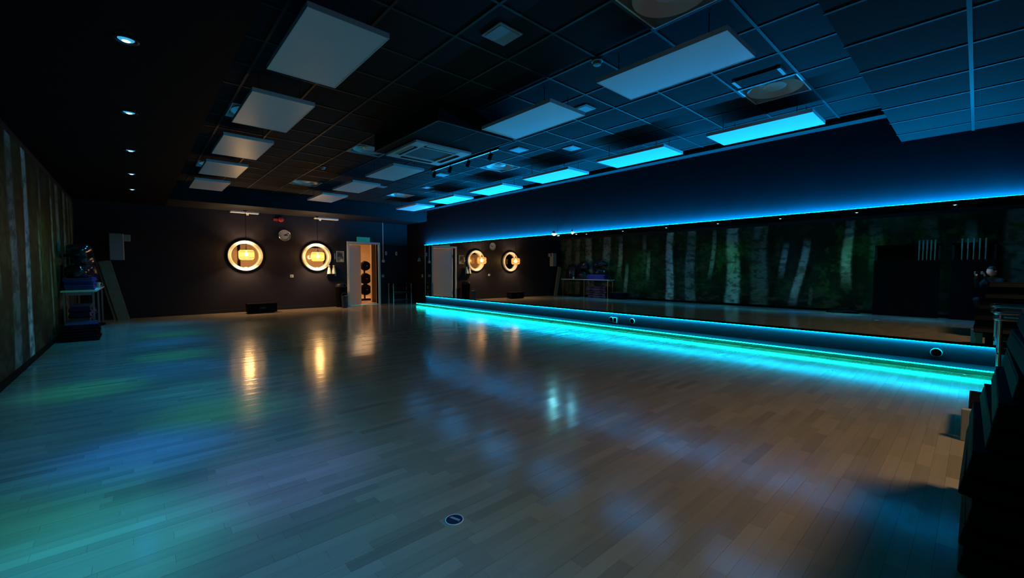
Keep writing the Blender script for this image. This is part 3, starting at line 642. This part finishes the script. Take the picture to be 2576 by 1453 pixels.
# bin and rack by the door
t = thing('waste_bin', 'black tall bin with a steel lid edge beside the door', 'bin', (4.93, 13.76, 0))
MB().lathe([(0.001, 0.0), (0.15, 0.0), (0.175, 0.62), (0.185, 0.64), (0.17, 0.65), (0.001, 0.66)], 24).obj('bin_body', 'black', t, smooth=True)
MB().lathe([(0.185, 0.64), (0.188, 0.66), (0.15, 0.74), (0.001, 0.77)], 24).obj('lid', 'blackmetal', t, smooth=True)
t2 = thing('cleaning_bucket', 'dark blue bucket against the door frame', 'bucket', (4.87, 13.30, 0))
MB().lathe([(0.001, 0.005), (0.075, 0.005), (0.095, 0.38), (0.10, 0.385), (0.088, 0.375), (0.07, 0.03), (0.001, 0.02)], 20).obj('bucket_body', 'navy', t2, smooth=True)
MB().tube([(0.095*math.cos(a), 0.02, 0.38 + 0.09*math.sin(a)) for a in np.linspace(0, PI, 9)], 0.005, 6).obj('handle', 'chrome', t2, smooth=True)
t = thing('dumbbell_rack', 'low steel-posted storage rack in the corner right of the door', 'rack', (6.62, 13.50, 0))
for x in (0, 0.68):
    for y in (0, 0.36): MB().cyl((x, y, 0), (x, y, 0.72), 0.016, 10).obj('post', 'chrome', t, smooth=True)
for z in (0.10, 0.36, 0.60): MB().box((0.0, 0.0, z), (0.68, 0.36, z + 0.012)).obj('shelf', 'blackmetal', t)
for z in (0.16, 0.42): MB().cyl((0, 0, z), (0.68, 0, z), 0.007, 8).obj('rail', 'chrome', t)
for k in range(5):
    for r_, z in ((0.055, 0.372), (0.045, 0.612)):
        b = thing('dumbbell', '%s dumbbell from the door on the %s shelf of the corner rack' % (ORD[k], 'middle' if z < 0.5 else 'top'), 'dumbbell', (6.70 + k * 0.13, 13.60, z + r_), group='dumbbells on the corner rack')
        MB().cyl((0, -0.05, 0), (0, 0.17, 0), 0.013, 8).obj('grip', 'chrome', b, smooth=True)
        for y in (-0.07, 0.13): MB().cyl((0, y, 0), (0, y + 0.06, 0), r_, 6).obj('weight', 'black', b)

# black step box under the first window
t = thing('step_box', 'black lidded box on the floor below the round window', 'box', (2.24, 13.18, 0))
MB().box((0, 0, 0.02), (0.70, 0.36, 0.235)).obj('body', 'black', t, bevel=0.01)
MB().box((-0.012, -0.012, 0.235), (0.712, 0.372, 0.27)).obj('lid', 'wood' if False else 'black', t, bevel=0.008)
for x in (0.05, 0.60):
    for y in (0.05, 0.28): MB().cyl((x, y, 0), (x, y, 0.022), 0.03, 10).obj('foot', 'black', t)
MB().box((0.28, -0.006, 0.12), (0.42, 0.001, 0.17)).obj('handle_slot', 'blackmetal', t)

# speaker on the end wall
t = thing('wall_speaker', 'white rectangular speaker on a side bracket, end wall by the mural corner', 'speaker', (-0.32, YB, 1.43))
MB().box((-0.13, -0.26, 0), (0.13, -0.06, 0.64)).obj('cabinet', 'greyplastic', t, bevel=0.015)
MB().box((-0.115, -0.268, 0.02), (0.115, -0.259, 0.62)).obj('grille', 'greyplastic', t)
MB().box((0.13, -0.20, 0.46), (0.25, -0.06, 0.62)).obj('bracket', 'greyplastic', t, bevel=0.01)
MB().box((-0.06, -0.06, 0.2), (0.06, 0, 0.45)).obj('wall_mount', 'greyplastic', t)

# ================================================================== MURAL SIDE: TABLE, MATS, BAGS, STEPS
t = thing('trestle_table', 'narrow pale-topped table along the mural near the far corner', 'table', (XL + 0.02, 10.75, 0))
MB().box((0.012, 0, 0.795), (0.46, 2.75, 0.825)).obj('table_top', 'whiteplastic', t, bevel=0.004)
for x in (0.05, 0.42):
    for y in (0.08, 1.38, 2.67): MB().box((x - 0.014, y - 0.014, 0), (x + 0.014, y + 0.014, 0.795)).obj('leg', 'chrome', t)
for y in (0.06, 2.66): MB().box((0.07, y, 0.74), (0.40, y + 0.025, 0.795)).obj('apron', 'greyplastic', t)
for k in range(7):
    o = thing('folded_mat', 'blue folded exercise mat on the table, %s from the bottom of the pile' % ORD[k], 'mat', (-0.79 + random.uniform(-0.02, 0.02), 11.50 + random.uniform(-0.04, 0.04), 0.826 + k * 0.032), random.uniform(-0.04, 0.04), group='blue folded mats on the table')
    MB().box((-0.19, -0.48, 0), (0.19, 0.48, 0.014)).obj('lower_layer', 'blue', o, bevel=0.005); MB().box((-0.19, -0.48, 0.0155), (0.19, 0.48, 0.030)).obj('upper_layer', 'blue', o, bevel=0.005)
    MB().cyl((-0.19, 0.478, 0.0152), (0.19, 0.478, 0.0152), 0.0145, 10).obj('fold', 'blue', o)
def bag(name, label, loc, sc, seed, m='bag', cat='bag', group=None):
    r = random.Random(seed); bm = bmesh.new(); bmesh.ops.create_icosphere(bm, subdivisions=4, radius=1.0)
    ph = [(r.uniform(0, 6.28), Vector((r.uniform(-4, 4), r.uniform(-4, 4), r.uniform(-4, 4)))) for _ in range(9)]
    for v in bm.verts:
        d = 1 + sum(0.05 * math.sin(p + q.dot(v.co) * 1.4) for p, q in ph); v.co *= d
        z = v.co.z
        if z < -0.55: v.co.z = -0.55 - (z + 0.55) * 0.05
        v.co = Vector((v.co.x * sc[0], v.co.y * sc[1], (v.co.z + 0.56) * sc[2] / 1.56))
    me = bpy.data.meshes.new('bag_body'); bm.to_mesh(me); bm.free(); me.materials.append(M[m])
    for p in me.polygons: p.use_smooth = True
    t = thing(name, label, cat, loc, group=group); inst('bag_body', me, t)
    MB().tube([(sc[0]*0.15*math.cos(a), sc[1]*0.5*math.cos(a), sc[2]*0.92 + 0.09*math.sin(a)) for a in np.linspace(0.15, PI-0.15, 10)], 0.012, 6).obj('strap', 'black', t, smooth=True)
    return t
bl = ['shiny dark bag lying on the blue mats, mural end', 'shiny dark bag on the table next to the blue mats', 'lumpy dark bag on top of the bag pile, nearest the camera', 'dark bag on top of the pile, window end', 'long dark bag at the far end of the table']
for k, (p, s_) in enumerate((((-0.80, 11.40, 1.052), (0.19, 0.40, 0.26)), ((-0.80, 12.42, 0.826), (0.19, 0.30, 0.42)), ((-0.79, 11.35, 1.43), (0.18, 0.34, 0.25)), ((-0.80, 12.35, 1.318), (0.18, 0.34, 0.30)), ((-0.80, 13.12, 0.826), (0.19, 0.30, 0.66)))):
    bag('holdall', bl[k], p, s_, 30 + k, group='dark bags heaped on the table')
t = thing('paper_cup', 'small pale cup at the edge of the table', 'cup', (-0.615, 12.78, 0.826)); MB().lathe([(0.001, 0.0), (0.03, 0.0), (0.042, 0.10), (0.045, 0.102), (0.04, 0.098), (0.03, 0.01), (0.001, 0.008)], 18).obj('cup_body', 'whiteplastic', t, smooth=True)
MB().tube([(0.042 + 0.025*math.sin(a), 0, 0.055 + 0.03*math.cos(a)) for a in np.linspace(0, PI, 8)], 0.005, 6).obj('handle', 'whiteplastic', t, smooth=True)
def step(label, loc, rz, size=(0.40, 1.0, 0.10), body='navy', top='blue', group=None, k=0.86):
    t = thing('aerobic_step', label, 'step', loc, rz, group=group); x, y, z = size[0]/2, size[1]/2, size[2]
    MB().add([(-x, -y, 0.015), (x, -y, 0.015), (x, y, 0.015), (-x, y, 0.015), (-x*k, -y*0.95, z-0.012), (x*k, -y*0.95, z-0.012), (x*k, y*0.95, z-0.012), (-x*k, y*0.95, z-0.012)], [(3,2,1,0),(4,5,6,7),(0,1,5,4),(1,2,6,5),(2,3,7,6),(3,0,4,7)]).obj('body', body, t, bevel=0.008)
    MB().box((-x*k, -y*0.95, z-0.0115), (x*k, y*0.95, z)).obj('top_mat', top, t, bevel=0.003)
    for sy in (-1, 1): MB().box((-x*0.95, sy*y*0.8 - 0.06, 0), (x*0.95, sy*y*0.8 + 0.06, 0.0148)).obj('foot', 'black', t)
    for sx in (-1, 1):
        for sy in (-1, 1): MB().box((sx*x*0.95 - 0.012, sy*y*0.5 - 0.08, 0.035), (sx*x*0.95 + 0.012, sy*y*0.5 + 0.08, 0.055)).obj('grip_slot', 'black', t)
    return t
zc = 0.0
for k, (dx, dy, m2) in enumerate(((0.02, 0.0, 'navy'), (-0.0, 0.03, 'blue'), (0.0, -0.03, 'navy'), (0.02, 0.03, 'blue'), (0.0, 0.0, 'blue'))):
    step('blue aerobic step under the table end, %s from the floor' % ORD[k], (-0.79 + dx, 11.46 + dy, zc), random.uniform(-0.05, 0.05), (0.30, 1.0, 0.105), 'navy', m2, 'blue aerobic steps under the table'); zc += 0.1055
for k in range(3): step('dark aerobic step on the floor in front of the table, %s from the floor' % ORD[k], (-0.72, 10.35, k * 0.0955), 0.03 * k, (0.46, 0.72, 0.095), 'black', 'navy', 'dark aerobic steps beside the mural')
t = thing('weight_plate', 'pale-rimmed weight plate lying under the table', 'weight plate', (-0.75, 12.75, 0)); MB().lathe([(0.03, 0.0), (0.22, 0.0), (0.23, 0.012), (0.23, 0.035), (0.21, 0.047), (0.19, 0.038), (0.06, 0.038), (0.05, 0.047), (0.03, 0.047), (0.03, 0.0)], 32).obj('plate_disc', 'black', t, smooth=True)
MB().lathe([(0.19, 0.0395), (0.21, 0.048), (0.205, 0.05), (0.19, 0.042)], 32).obj('rim', 'chrome', t)
for k, (xb, xt, y) in enumerate(((-0.13, -0.43, 13.58), (-0.20, -0.48, 13.66))):
    t = thing('leaning_board', ['plain wooden board leaning against the table, front one', 'plain wooden board leaning against the table, behind the other'][k], 'board', (xb, y, 0), group='boards leaning on the table')
    L_ = math.hypot(xt - xb, 1.42); o = MB().box((-0.21, -0.012, 0.008), (0.0, 0.012, L_)).obj('board', 'wood', t, bevel=0.003); o.rotation_euler = (0, math.atan2(xt - xb, 1.42), 0)
    o2 = MB().box((-0.2, -0.024, L_ - 0.10), (-0.01, -0.012, L_ - 0.05)).obj('batten', 'cardboard', t); o2.rotation_euler = o.rotation_euler
bag('holdall', 'black bag corner on the floor at the lower left edge', (-0.78, 2.62, 0.0), (0.26, 0.36, 0.10), 77, 'black')

# tall racks of bars against the mural, opposite the mirror
def bar_rack(label, y0, y1):
    t = thing('bar_rack', label, 'rack', (XL + 0.02, y0, 0)); L_ = y1 - y0
    for x in (0.03, 0.22):
        for y in (0.02, L_ - 0.02): MB().box((x - 0.02, y - 0.02, 0), (x + 0.02, y + 0.02, 1.95)).obj('post', 'blackmetal', t)
    MB().box((0.01, 0, 0.0), (0.31, L_, 0.10)).obj('base', 'black', t); MB().box((0.012, 0.04, 0.10), (0.03, L_ - 0.04, 1.9)).obj('back_panel', 'black', t); MB().box((0.31, 0.0, 0.0), (0.325, L_, 1.52)).obj('front_panel', 'black', t)
    MB().box((0.20, 0, 1.35), (0.24, L_, 1.40)).obj('cross_bar', 'blackmetal', t); MB().box((0.02, 0, 1.90), (0.24, L_, 1.95)).obj('top', 'black', t)
    for z in (0.45, 0.80): MB().box((0.03, 0.04, z), (0.20, L_ - 0.04, z + 0.03)).obj('shelf', 'black', t)
bar_rack('tall black equipment rack by the mural, on the window side', 0.66, 1.96); bar_rack('tall black equipment rack by the mural, nearest the photographer', -0.30, 0.45)
for r_, (y0, n_) in enumerate(((0.76, 5), (-0.12, 5))):
    for k in range(n_):
        t = thing('weight_bar', '%s grey bar upright in the rack %s' % (ORD[k], ['on the window side', 'nearest the photographer'][r_]), 'bar', (XL + 0.295, y0 + k * (0.075 if r_ == 0 else 0.10), 0.10), group='upright bars in the racks')
        MB().cyl((0, 0, 0), (-0.0, 0.0, 1.95), 0.012, 8).obj('shaft', 'greyplastic', t, smooth=True)
        for z in (0.0, 1.70): MB().cyl((0, 0, z), (0, 0, z + 0.25), 0.017, 8).obj('sleeve', 'greyplastic', t, smooth=True)

# ================================================================== MIRROR WALL DETAILS
XD = XR + 0.024
for k, (y, z) in enumerate(((5.12, 0.155), (4.62, 0.165), (0.31, 0.165))):
    t = thing('cable_grommet', ['round cable grommet on the low wall, left of the socket', 'round cable grommet on the low wall, right of the socket', 'round cable grommet on the low wall near the right edge'][k], 'grommet', (XD, y, z), group='grommets under the mirror')
    MB().lathe([(0.055, 0.0), (0.055, -0.02), (0.05, -0.026), (0.044, -0.02), (0.044, 0.0)], 28, axis='x').obj('rim', 'greyplastic', t, smooth=True)
    MB().lathe([(0.001, -0.004), (0.044, -0.004)], 28, axis='x').obj('cap', 'black', t)
t = thing('wall_socket', 'white-rimmed double socket on the low wall under the mirror', 'socket', (XD, 5.03, 0.15))
MB().box((-0.016, -0.05, -0.055), (0, 0.05, 0.055)).obj('cover', 'whiteplastic', t, bevel=0.004); MB().box((-0.02, -0.026, -0.035), (-0.0155, 0.026, 0.035)).obj('insert', 'black', t)
t = thing('cable_loop', 'thin pale cable looped on the floor by the plinth', 'cable', (6.98, -0.02, 0))
MB().tube([(0.04*math.sin(2*a) + 0.02*a/6, 0.28 - 0.09*a + 0.06*math.cos(2.1*a), 0.006 + 0.004*math.sin(3*a)**2) for a in np.linspace(0, 6, 50)], 0.004, 6).obj('cable_run', 'whiteplastic', t, smooth=True)
MB().box((0.0, -0.30, 0.0), (0.03, -0.26, 0.03)).obj('plug', 'whiteplastic', t, bevel=0.004)
# metal trolley
t = thing('equipment_trolley', 'steel tube trolley in front of the mirror at the right edge', 'trolley', (6.55, -0.14, 0))
def rrect(z, a, b, r):
    pts = []
    for (cx_, cy_), s0 in (((a - r, -r), 0), ((r, -r), 90), ((r, -b + r), 180), ((a - r, -b + r), 270)):
        for q in range(6): an = math.radians(s0 + q * 18); pts.append((cx_ + r*math.cos(an), cy_ + r*math.sin(an), z))
    return pts
MB().tube(rrect(0.755, 0.46, 0.8, 0.06), 0.018, 10, True).obj('top_frame', 'chrome', t, smooth=True)
MB().tube(rrect(0.69, 0.46, 0.8, 0.06), 0.014, 10, True).obj('lower_frame', 'chrome', t, smooth=True)
MB().box((0.02, -0.78, 0.33), (0.44, -0.02, 0.345)).obj('shelf', 'blackmetal', t, bevel=0.003)
for x in (0.03, 0.43):
    for y in (-0.04, -0.76):
        lg = MB().cyl((x, y, 0.05), (x, y, 0.745), 0.014, 10).obj('leg', 'chrome' if y > -0.5 else 'blackmetal', t, smooth=True); MB().cyl((x, y - 0.012, 0.03), (x, y + 0.012, 0.03), 0.03, 14).obj('castor', 'black', lg)
t = thing('strip_glow_shape', 'pale crumpled shape added for the cyan strip light on the wall end', 'bag', (6.80, -0.33, 0))  # added shape standing in for strip light on the wall return
bm = bmesh.new(); bmesh.ops.create_cone(bm, cap_ends=True, segments=14, radius1=0.12, radius2=0.03, depth=0.22); bmesh.ops.subdivide_edges(bm, edges=bm.edges[:], cuts=2)
for v in bm.verts: v.co *= 1 + 0.18 * math.sin(v.co.x * 61 + v.co.z * 37) * math.cos(v.co.y * 53 + v.co.z * 19); v.co.z = max(v.co.z, -0.11) + 0.11
me = bpy.data.meshes.new('bag_body'); bm.to_mesh(me); bm.free(); me.materials.append(M['glow_shape_white']); inst('bag_body', me, t)
MB().tube([(0.03*math.cos(a), 0.01, 0.21 + 0.06*math.sin(a)) for a in np.linspace(0, PI, 8)], 0.006, 6).obj('handle', 'glow_shape_white', t, smooth=True)
# low black riser with a white post
t = thing('low_cabinet', 'low black cabinet with a white corner post and brown side, right foreground', 'cabinet', (4.28, -0.02, 0))
MB().box((0.03, -0.95, 0.02), (0.62, -0.10, 0.222)).obj('body', 'black', t, bevel=0.006); MB().box((0.0, 0.008, 0), (0.05, 0.062, 0.225)).obj('corner_post', 'greyplastic', t, bevel=0.004)
MB().box((0.012, -0.075, 0.0), (0.045, 0.006, 0.222)).obj('side_panel', 'cardboard', t); MB().box((0.05, -0.96, 0.2255), (0.64, 0.03, 0.24)).obj('top', 'black', t, bevel=0.004)
# pile of black steps
zc = 0.0
EDGE = [0.010, 0.016, 0.004, 0.018, 0.004, -0.035, -0.06, -0.10, -0.115, -0.135]
ORD += ['ninth', 'tenth']
for k in range(10):
    step('black aerobic step in the right foreground pile, %s from the floor' % ORD[k], (2.83 + 0.03 * (k % 2), EDGE[k] - 0.55, zc), PI/2 + 0.012 * (k % 3 - 1), (1.10, 0.96, 0.10), 'black', 'black', 'black steps in the right foreground', 0.975); zc += 0.1005
# floor box
t = thing('floor_socket', 'round dark floor socket with pale rim, set in the strips', 'floor socket', (1.102, 1.64, 0.0))
MB().lathe([(0.001, 0.0015), (0.040, 0.0015), (0.042, 0.0)], 40).obj('lid', mat('floor_socket_lid', (0.012, 0.02, 0.05), 0.3), t)
MB().lathe([(0.040, 0.0002), (0.040, 0.003), (0.0435, 0.003), (0.0445, 0.0002)], 40).obj('rim', 'whiteplastic', t, smooth=True)
b_ = MB().box((-0.030, -0.007, 0.0016), (0.024, 0.007, 0.0024)).obj('label_plate', 'greyplastic', t); b_.rotation_euler = (0, 0, math.radians(-72)); b_.location = (0.008, 0.0, 0)
for a in (75, 255): MB().lathe([(0.001, 0.003), (0.0035, 0.0028), (0.004, 0.0015)], 12, (0.031*math.cos(math.radians(a + 25)), 0.031*math.sin(math.radians(a + 25)), 0)).obj('screw', 'chrome', t)

# gym contents glimpsed through door and windows
t = thing('plate_tree', 'black weight plate stand seen through the doorway', 'weight stand', (6.72, 16.2, 0))
MB().box((-0.3, -0.25, 0), (0.3, 0.25, 0.05)).obj('base', 'black', t); MB().cyl((0, 0, 0.05), (0, 0, 1.55), 0.035).obj('post', 'blackmetal', t)
for z, r_ in ((0.42, 0.22), (0.85, 0.22), (1.35, 0.19)):
    for k in range(3): MB().cyl((0, -0.06 - 0.05*k, z), (0, -0.10 - 0.05*k, z), r_ - 0.01*k, 28).obj('plate', 'black', t)
    MB().cyl((0, 0, z), (0, -0.28, z), 0.025).obj('peg', 'chrome', t)
for k, (x, y) in enumerate(((2.2, 16.8), (4.9, 16.5))):
    t = thing('exercise_machine', ['dark exercise machine behind the window above the step box', 'dark exercise machine behind the window nearer the door'][k], 'machine', (x, y, 0))
    MB().box((-0.5, -0.3, 0), (0.5, 0.3, 0.08)).obj('base', 'black', t)
    for sx in (-0.42, 0.42): MB().box((sx - 0.04, -0.05, 0.08), (sx + 0.04, 0.05, 2.0)).obj('upright', 'blackmetal', t)
    MB().box((-0.46, -0.05, 2.0), (0.46, 0.05, 2.1)).obj('crossbeam', 'blackmetal', t); MB().box((-0.14, -0.12, 0.08), (0.14, 0.12, 1.3)).obj('weight_stack', 'greyplastic', t, bevel=0.01); MB().box((-0.25, -0.5, 0.45), (0.25, -0.12, 0.55)).obj('seat', 'black', t, bevel=0.02)

# ================================================================== PHOTOGRAPHER (seen only in the mirror)
fx, fy = math.sin(YAW), math.cos(YAW)
def W(f, s, z): return Vector((fx * f + fy * s, fy * f - fx * s, z))     # forward, to the right, up
def skin_mesh(name, pts, edges, m, parent, sub=2, root=0):
    me = bpy.data.meshes.new(name); me.from_pydata([tuple(p) for p, r in pts], edges, []); me.update()
    ob = bpy.data.objects.new(name, me); COL.objects.link(ob); ob.parent = parent
    md = ob.modifiers.new('skin', 'SKIN'); md.use_smooth_shade = True
    sv = me.skin_vertices[0].data
    for i, (p, r) in enumerate(pts):
        sv[i].radius = (r, r) if not isinstance(r, tuple) else r; sv[i].use_root = (i == root)
    ob.modifiers.new('sub', 'SUBSURF').levels = sub; ob.modifiers['sub'].render_levels = sub
    me.materials.append(M[m]); return ob
P = thing('person', 'person in dark clothes crouching with a phone, reflected in the mirror', 'person', (0, 0, 0))
body = [(W(-0.55, 0, 0.52), 0.15), (W(-0.52, 0, 0.68), 0.14), (W(-0.44, 0, 0.86), 0.155), (W(-0.36, 0, 1.00), 0.13), (W(-0.345, 0, 1.08), 0.062), (W(-0.33, 0, 1.13), 0.058),
        (W(-0.36, 0.19, 1.00), 0.066), (W(-0.25, 0.26, 0.82), 0.05), (W(-0.09, 0.13, 1.02), 0.036), (W(-0.07, 0.105, 1.10), 0.028),
        (W(-0.36, -0.19, 1.00), 0.066), (W(-0.25, -0.26, 0.82), 0.05), (W(-0.09, -0.13, 1.02), 0.036), (W(-0.07, -0.105, 1.10), 0.028),
        (W(-0.52, 0.13, 0.50), 0.10), (W(-0.14, 0.20, 0.56), 0.075), (W(-0.36, 0.17, 0.14), 0.048), (W(-0.37, 0.17, 0.075), 0.045), (W(-0.16, 0.19, 0.045), 0.042),
        (W(-0.52, -0.13, 0.50), 0.10), (W(-0.14, -0.20, 0.56), 0.075), (W(-0.36, -0.17, 0.14), 0.048), (W(-0.37, -0.17, 0.075), 0.045), (W(-0.16, -0.19, 0.045), 0.042)]
ed = [(0,1),(1,2),(2,3),(3,4),(4,5),(3,6),(6,7),(7,8),(8,9),(3,10),(10,11),(11,12),(12,13),(0,14),(14,15),(15,16),(16,17),(17,18),(0,19),(19,20),(20,21),(21,22),(22,23)]
skin_mesh('body', body, ed, 'cloth', P)
# head
def head():
    bm = bmesh.new(); bmesh.ops.create_uvsphere(bm, u_segments=32, v_segments=24, radius=1)
    for v in bm.verts:
        x, y, z = v.co            # y forward
        v.co = Vector((x * 0.077 * (1 - 0.18 * max(0, -z)), y * 0.098, z * 0.115))
        if y > 0:
            if z < -0.35: v.co.y *= 1 - 0.12 * (-z - 0.35)
            nose = math.exp(-(x / 0.16) ** 2 - ((z + 0.12) / 0.22) ** 2) * (1 if y > 0.6 else 0); v.co.y += 0.024 * nose
            for sx in (-1, 1): v.co.y -= 0.012 * math.exp(-((x - sx * 0.36) / 0.16) ** 2 - ((z - 0.05) / 0.13) ** 2)
            v.co.y += 0.006 * math.exp(-(x / 0.3) ** 2 - ((z + 0.48) / 0.07) ** 2) - 0.005 * math.exp(-(x / 0.3) ** 2 - ((z + 0.42) / 0.04) ** 2)
    me = bpy.data.meshes.new('head'); bm.to_mesh(me); bm.free(); me.materials.append(M['skin'])
    for p in me.polygons: p.use_smooth = True
    return me
hp = W(-0.31, 0, 1.225); h = inst('head', head(), P, hp, (math.radians(-12), 0, -YAW))
for sx in (-1, 1):
    MB().lathe([(0.001, 0.0), (0.018, 0.004), (0.022, 0.012), (0.012, 0.018), (0.001, 0.016)], 14, (sx * 0.076, -0.005, 0.0), 'x').obj('ear', 'skin', h, smooth=True)
    MB().lathe([(0.001, 0.012), (0.008, 0.009), (0.011, 0.0)], 12, (sx * 0.030, 0.083, 0.006), 'y', Matrix.Rotation(PI, 4, 'Z')).obj('eye', 'whiteplastic', h, smooth=True)
MB().tube([(-0.024, 0.088, -0.052), (-0.01, 0.094, -0.050), (0.01, 0.094, -0.050), (0.024, 0.088, -0.052)], 0.0035, 6).obj('mouth', 'red', h, smooth=True)
bm = bmesh.new(); bmesh.ops.create_uvsphere(bm, u_segments=28, v_segments=20, radius=1)
bmesh.ops.delete(bm, geom=[v for v in bm.verts if v.co.z < 0.15 and v.co.y > 0.05 or v.co.z < -0.45 or (v.co.y > 0.55 and v.co.z < 0.55)], context='VERTS')
for v in bm.verts: v.co = Vector((v.co.x * 0.084, v.co.y * 0.104 - 0.004, v.co.z * 0.122 + 0.003))
me = bpy.data.meshes.new('hair'); bm.to_mesh(me); bm.free(); me.materials.append(M['hair']); inst('hair', me, h)
# hands: palm plus five fingers each
for sd in (1, -1):
    wr = W(-0.07, 0.105 * sd, 1.10); pm = W(-0.055, 0.095 * sd, 1.165)
    pts = [(wr, 0.024), (pm, (0.030, 0.016))]; edg = [(0, 1)]
    skin_mesh('palm', pts + [(W(-0.05, 0.09 * sd, 1.19), (0.030, 0.014))], [(0, 1), (1, 2)], 'skin', P, 2)
    for k, (dz, ln) in enumerate(((0.035, 0.92), (0.017, 1.0), (-0.001, 0.95), (-0.018, 0.78))):
        a = W(-0.055, 0.092 * sd, 1.168 + dz * 0.9); b = W(-0.020, 0.098 * sd, 1.178 + dz); c_ = W(-0.012, 0.078 * sd, 1.18 + dz); d_ = W(-0.018, (0.078 - 0.022 * ln) * sd, 1.18 + dz)
        skin_mesh('finger', [(a, 0.009), (b, 0.009), (c_, 0.0085), (d_, 0.0075)], [(0, 1), (1, 2), (2, 3)], 'skin', P, 1)
    skin_mesh('thumb', [(W(-0.068, 0.09 * sd, 1.155), 0.011), (W(-0.062, 0.068 * sd, 1.172), 0.010), (W(-0.046, 0.050 * sd, 1.19), 0.0085)], [(0, 1), (1, 2)], 'skin', P, 1)
ph = thing('phone', 'black phone held up in both hands, reflected in the mirror', 'phone', W(-0.032, 0, 1.195), -YAW)
MB().box((-0.078, -0.004, -0.037), (0.078, 0.004, 0.037)).obj('phone_body', 'black', ph, bevel=0.003); MB().box((-0.074, -0.0046, -0.034), (0.074, -0.0039, 0.034)).obj('screen', mat('phone_screen', (0.02, 0.02, 0.02), 0.2, emit=(0.75, 0.85, 1.0), es=4.0), ph)
for k in range(3): MB().cyl((-0.055 + 0.02*k, 0.004, 0.018), (-0.055 + 0.02*k, 0.006, 0.018), 0.007, 12).obj('lens', 'blackmetal', ph)
